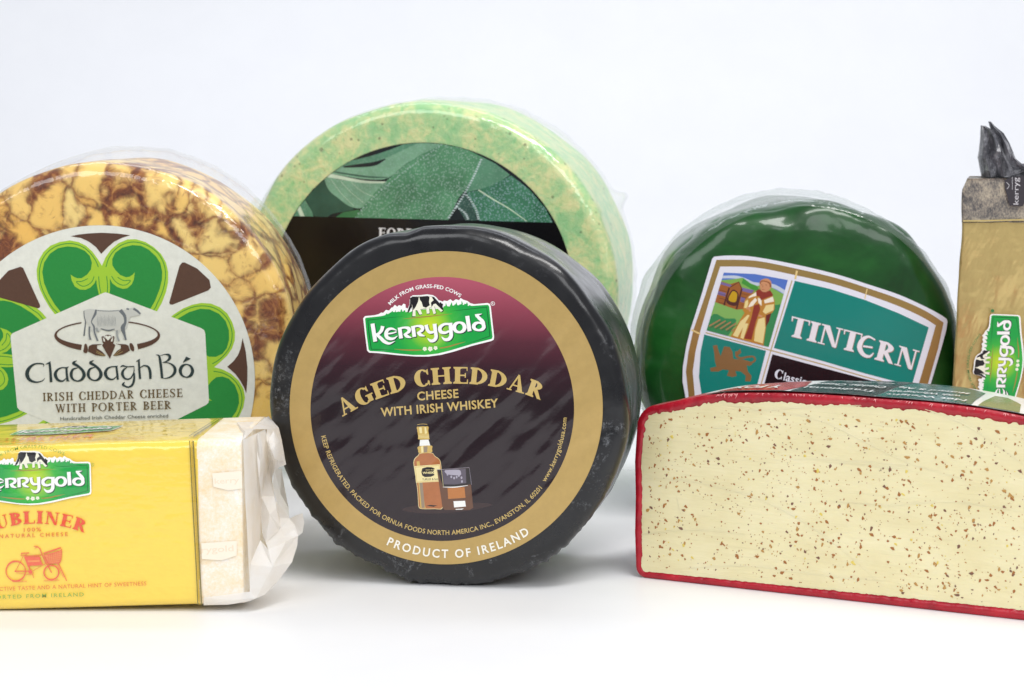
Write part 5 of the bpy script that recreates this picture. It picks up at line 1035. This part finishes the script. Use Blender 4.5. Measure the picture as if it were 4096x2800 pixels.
# print on the foreshortened top of the block
nT = Vector((-(zRt - zLt), 0, (xR - xL0))).normalized()
FT = Frame((xL0, DF + 0.02, zLt + 0.0006), (1, 0, 0), (0, 1, 0), nT)
ZT = Z(0, 1640, 2.5822)
lt_a = affine([(130, 1230), (65, 670), (2085, 450)], [ZT((100, 264)), ZT((222, 216)), ZT((1280, 168))])
logo(wrap, FT, lt_a, 'yellow_wrap', 'c', 0.0004)
pr = Print('lettering', wrap, FT, 0.0004)
lt2a = lambda sc: None
sh = affine([(0, 0), (1, 0), (0, 1)], [ZT((0, 322)), ZT((1015, 272)), ZT((38, 297))])      # x along the word, y up the face
def topline(st, x0_, y0_, x1_, y1_, up, m_, serif=False, sp_=1.0):
    pr.tf = None
    vs, fs = text_mesh(st, sp_, 0.02 if serif else 0.008); a0 = min(q[0] for q in vs); a1 = max(q[0] for q in vs); out = []
    for x, y in vs:
        f = (x - a0) / (a1 - a0); out.append(ZT((x0_ + (x1_ - x0_) * f + up[0] * y / 0.7, y0_ + (y1_ - y0_) * f + up[1] * y / 0.7)))
    pr.raw(out, fs, m_)
topline('DUBLINER', -60, 326, 960, 278, (50, -24), yr, True, 1.2)
topline('NATURAL CHEESE', 110, 330, 760, 298, (18, -8), yr2, sp_=1.5); topline('DISTINCTIVE TASTE AND A NATURAL HINT OF SWEETNESS', -190, 356, 1480, 288, (20, -9), yr2, sp_=1.1); topline('IMPORTED FROM IRELAND', -150, 372, 560, 340, (16, -8), yg, sp_=1.3)
pr.done(); pr = Print('border_lines', wrap, FT, 0.0004); pr.tf = ZT
pr.stroke([(1955, 276), (2250, 92)], 6, ygl, 1); pr.stroke([(2000, 276), (2288, 90)], [11, 9], ygl, 1)
pr.done()
# faint print on the waxed paper end
pr = Print('faint_print', bpy.data.objects['paper_end'], FY, 0.00012); fw = ink('cream_label', 'faint', S(247, 236, 216))
pe = ink('cream_label', 'faint_letters', S(240, 222, 196))
pr.tf = Z(800, 1640, KP); pr.poly([(100, 515), (340, 495), (345, 640), (230, 655), (110, 625)], fw); pr.text('kerry', Path((120, 602), (320, 590)), 44, pe, 1.0, 0.01); pr.done(); pr = Print('faint_print', bpy.data.objects['paper_end'], FY, 0.00012, Z(800, 1640, KP)); pr.poly([(10, 1085), (300, 1065), (300, 1185), (180, 1225), (15, 1215)], fw)
pr.text('rygold', Path((14, 1165), (275, 1150)), 50, pe, 1.0, 0.01); pr.done()
# ======================================================== 7. upright gold packet at the right edge
DG = 1.215
gpk = thing('cheese_packet', (0.27, DG + 0.012, 0), 'tall gold foil cheese packet with its grey paper end twisted up, at the right edge', 'cheese')
FG = Frame((0.25, DG, 0.1), (1, 0, 0), (0, 0, 1), (0, -1, 0))
Z4 = Z(3800, 460, 2.943); Z5 = Z(3760, 1200, 3.455)
def gl_left(y): # left edge x in px for a given y px
    t_ = [(713, 3871), (761, 3850), (885, 3849), (1000, 3844), (1200, 3832), (1374, 3822), (1562, 3811), (2140, 3785)]
    for (a, b), (c, d) in zip(t_, t_[1:]):
        if y <= c: return b + (d - b) * (y - a) / (c - a)
    return 3785
XR = 4380
m_gold = ink('gold_wrap', 'gold', S(208, 184, 120), 0.04, metallic=0.5); m_gw_l = ink('gold_wrap', 'line', S(60, 50, 30))
m_gr, nt, bs = newmat('grey_waxed_paper'); v = coords(nt); g1_ = noise_tex(nt, v, 60, 4, 0.7); g2_ = noise_tex(nt, coords(nt, (1.6, 1, 0.8)), 900, 3, 0.8)
gm_ = N(nt, 'ShaderNodeMath', operation='MULTIPLY_ADD'); gm_.inputs[1].default_value = 0.7; nt.links.new(g2_.outputs[0], gm_.inputs[0]); nt.links.new(g1_.outputs[0], gm_.inputs[2])
nt.links.new(ramp(nt, gm_.outputs[0], [(0.68, S(84, 82, 82)), (0.82, S(142, 134, 122)), (0.96, S(184, 172, 150))]), bs.inputs['Base Color']); bs.inputs['Roughness'].default_value = 0.38
bump(nt, bs, g1_.outputs[0], 0.0012)
def slab(name, rows, m, D, thick, r=0.0016, wob=0.0012, capT=False, rnd=1):
    """rows of (y_px); front face between left edge and XR, with rounded left side and a back"""
    V_, F_ = [], []; nx = 26
    for y in rows:
        xl = gl_left(y)
        a = FG.px(xl, y); b = FG.px(XR, y)
        ring = []
        for k in range(5): an = R_(90 * k / 4); ring.append((a.x + r - r * math.cos(an) , D + r - r * math.sin(an)))     # left round
        for k in range(1, nx): f = k / nx; ring.append((a.x + r + (b.x - a.x - 2 * r) * f, D))
        for k in range(5): an = R_(90 * k / 4); ring.append((b.x - r + r * math.sin(an), D + r - r * math.cos(an)))
        ring += [(b.x, D + thick), (a.x + 0.0062, D + thick)]
        for (x, yy) in ring:
            e = wob * ns(x * 70, a.z * 45, 8) + wob * 0.6 * ns(x * 160, a.z * 25, 3) if yy < D + thick - 1e-6 else 0
            side = 0.0004 * ns(4, a.z * 60, 1) if x < a.x + r else 0
            V_.append(Vector((x + side, yy + e, max(0.0003, a.z))))
    n = len(V_) // len(rows)
    for i in range(len(rows) - 1):
        for k in range(n): j = (k + 1) % n; F_.append((i * n + k, i * n + j, (i + 1) * n + j, (i + 1) * n + k))
    F_.append(tuple(range(n))) if capT else None
    return mesh_obj(name, V_, F_, m, gpk, smooth=True)
gw = slab('foil_wrapper', [888 + (2140 - 888) * i / 70 for i in range(71)], m_gold, DG, 0.026)
gw['label'] = 'wrinkled matt gold foil'
ge = slab('grey_paper_end', [714 + (890 - 714) * i / 12 for i in range(13)], m_gr, DG + 0.0001, 0.026, wob=0.0003, capT=True)
ge['label'] = 'grey waxed paper above the gold foil'
pr = Print('border_line', gw, FG, 0.0016, Z4); pr.stroke([(146, 1264), (400, 1262), (871, 1250), (1400, 1240)], [7, 7, 8, 8], m_gw_l); pr.stroke([(146, 1244), (400, 1242), (871, 1230), (1400, 1220)], [16, 16, 16, 16], ink('gold_wrap', 'pale_line', S(196, 176, 110))); pr.done()
lga = affine([(2085, 450), (2150, 1020), (865, 655)], [Z5((688, 188)), Z5((1085, 205)), Z5((672, 1012))])
logo(gw, FG, lga, 'gold_wrap_print', 'd', 0.0019)
FAMP['gold_wrap_print'] = dict(rough=0.3)
pr = Print('lettering', gw, FG, 0.0019, Z5); ggr = ink('gold_wrap_print', 'green_text', S(64, 128, 70)); pr.text('MILK FROM GRASS-FED COWS', Path((508, 1240), (565, 478), (392, 850)), 30, ggr, 1.05, 0.012); pr.disc((716, 144), 24, 24, ggr, 16); pr.done()
pr = Print('grey_logo', ge, FG, 0.0012, Z4); gk = ink('gold_wrap_print', 'charcoal', S(62, 58, 62)); gll = ink('gold_wrap_print', 'pale_text', S(206, 204, 206))
pr.poly([(694, 1064), (640, 858), (634, 770), (700, 735), (871, 712), (1020, 712), (1020, 800), (900, 980), (850, 1072)], gk)
pr.stroke([(728, 725), (728, 880)], 4, gll, 1); pr.text('kerryg', Path((800, 1052), (800, 735)), 62, gll, 1.0, 0.0); pr.stroke([(665, 870), (690, 830), (660, 790)], 6, gll)
pr.done()
m_tw, nt, bs = newmat('charcoal_waxed_paper'); v = coords(nt); g2_ = noise_tex(nt, v, 520, 4, 0.8); g1_ = noise_tex(nt, coords(nt, (1.5, 1.5, 0.5)), 80, 4, 0.7)
gm_ = N(nt, 'ShaderNodeMath', operation='MULTIPLY_ADD'); gm_.inputs[1].default_value = 0.6; nt.links.new(g2_.outputs[0], gm_.inputs[0]); nt.links.new(g1_.outputs[0], gm_.inputs[2])
nt.links.new(ramp(nt, gm_.outputs[0], [(0.62, S(44, 44, 50)), (0.80, S(92, 92, 97)), (0.98, S(150, 150, 154))]), bs.inputs['Base Color']); bs.inputs['Roughness'].default_value = 0.3
bump(nt, bs, g1_.outputs[0], 0.0008)
def twist(name, rows, m):
    V_, F_ = [], []; N2 = 17
    for (y, xl, xr, dep) in rows:
        a = atdepth(*Z4((xl, y)), DG + 0.012); b = atdepth(*Z4((xr, y)), DG + 0.012); w2 = (b.x - a.x) / 2; cx = (a.x + b.x) / 2
        for k in range(N2):
            an = 2 * math.pi * k / N2; fold = 1 + 0.38 * math.sin(an * 5 + y * 0.004) * (0.4 + 0.6 * abs(math.sin(an)))
            V_.append(Vector((cx + w2 * math.cos(an), DG + 0.012 - dep * math.sin(an) * fold + 0.001 * ns(an * 3, y * 0.02, 1), a.z + 0.0008 * ns(an * 2, y * 0.01, 5))))
    for i in range(len(rows) - 1):
        for k in range(N2): j = (k + 1) % N2; F_.append((i * N2 + k, i * N2 + j, (i + 1) * N2 + j, (i + 1) * N2 + k))
    F_.append(tuple(range(N2))); return mesh_obj(name, V_, F_, m, gpk, smooth=False)
twist('twisted_paper', [(128, 362, 412, 0.002), (160, 360, 470, 0.004), (210, 359, 530, 0.006), (260, 358, 570, 0.007), (340, 352, 610, 0.008), (420, 345, 630, 0.009), (500, 330, 620, 0.009), (560, 340, 630, 0.009), (640, 355, 640, 0.010), (720, 372, 660, 0.010)], m_tw)
twist('twisted_paper', [(78, 450, 482, 0.001), (130, 466, 525, 0.002), (215, 500, 630, 0.003), (340, 540, 700, 0.005), (440, 560, 742, 0.006), (510, 575, 770, 0.007), (580, 580, 850, 0.009), (640, 560, 1000, 0.010), (715, 500, 1200, 0.011)], m_tw)
twist('twisted_paper', [(575, 780, 1000, 0.004), (600, 740, 1150, 0.006), (650, 700, 1300, 0.009), (712, 400, 1500, 0.011)], m_tw)
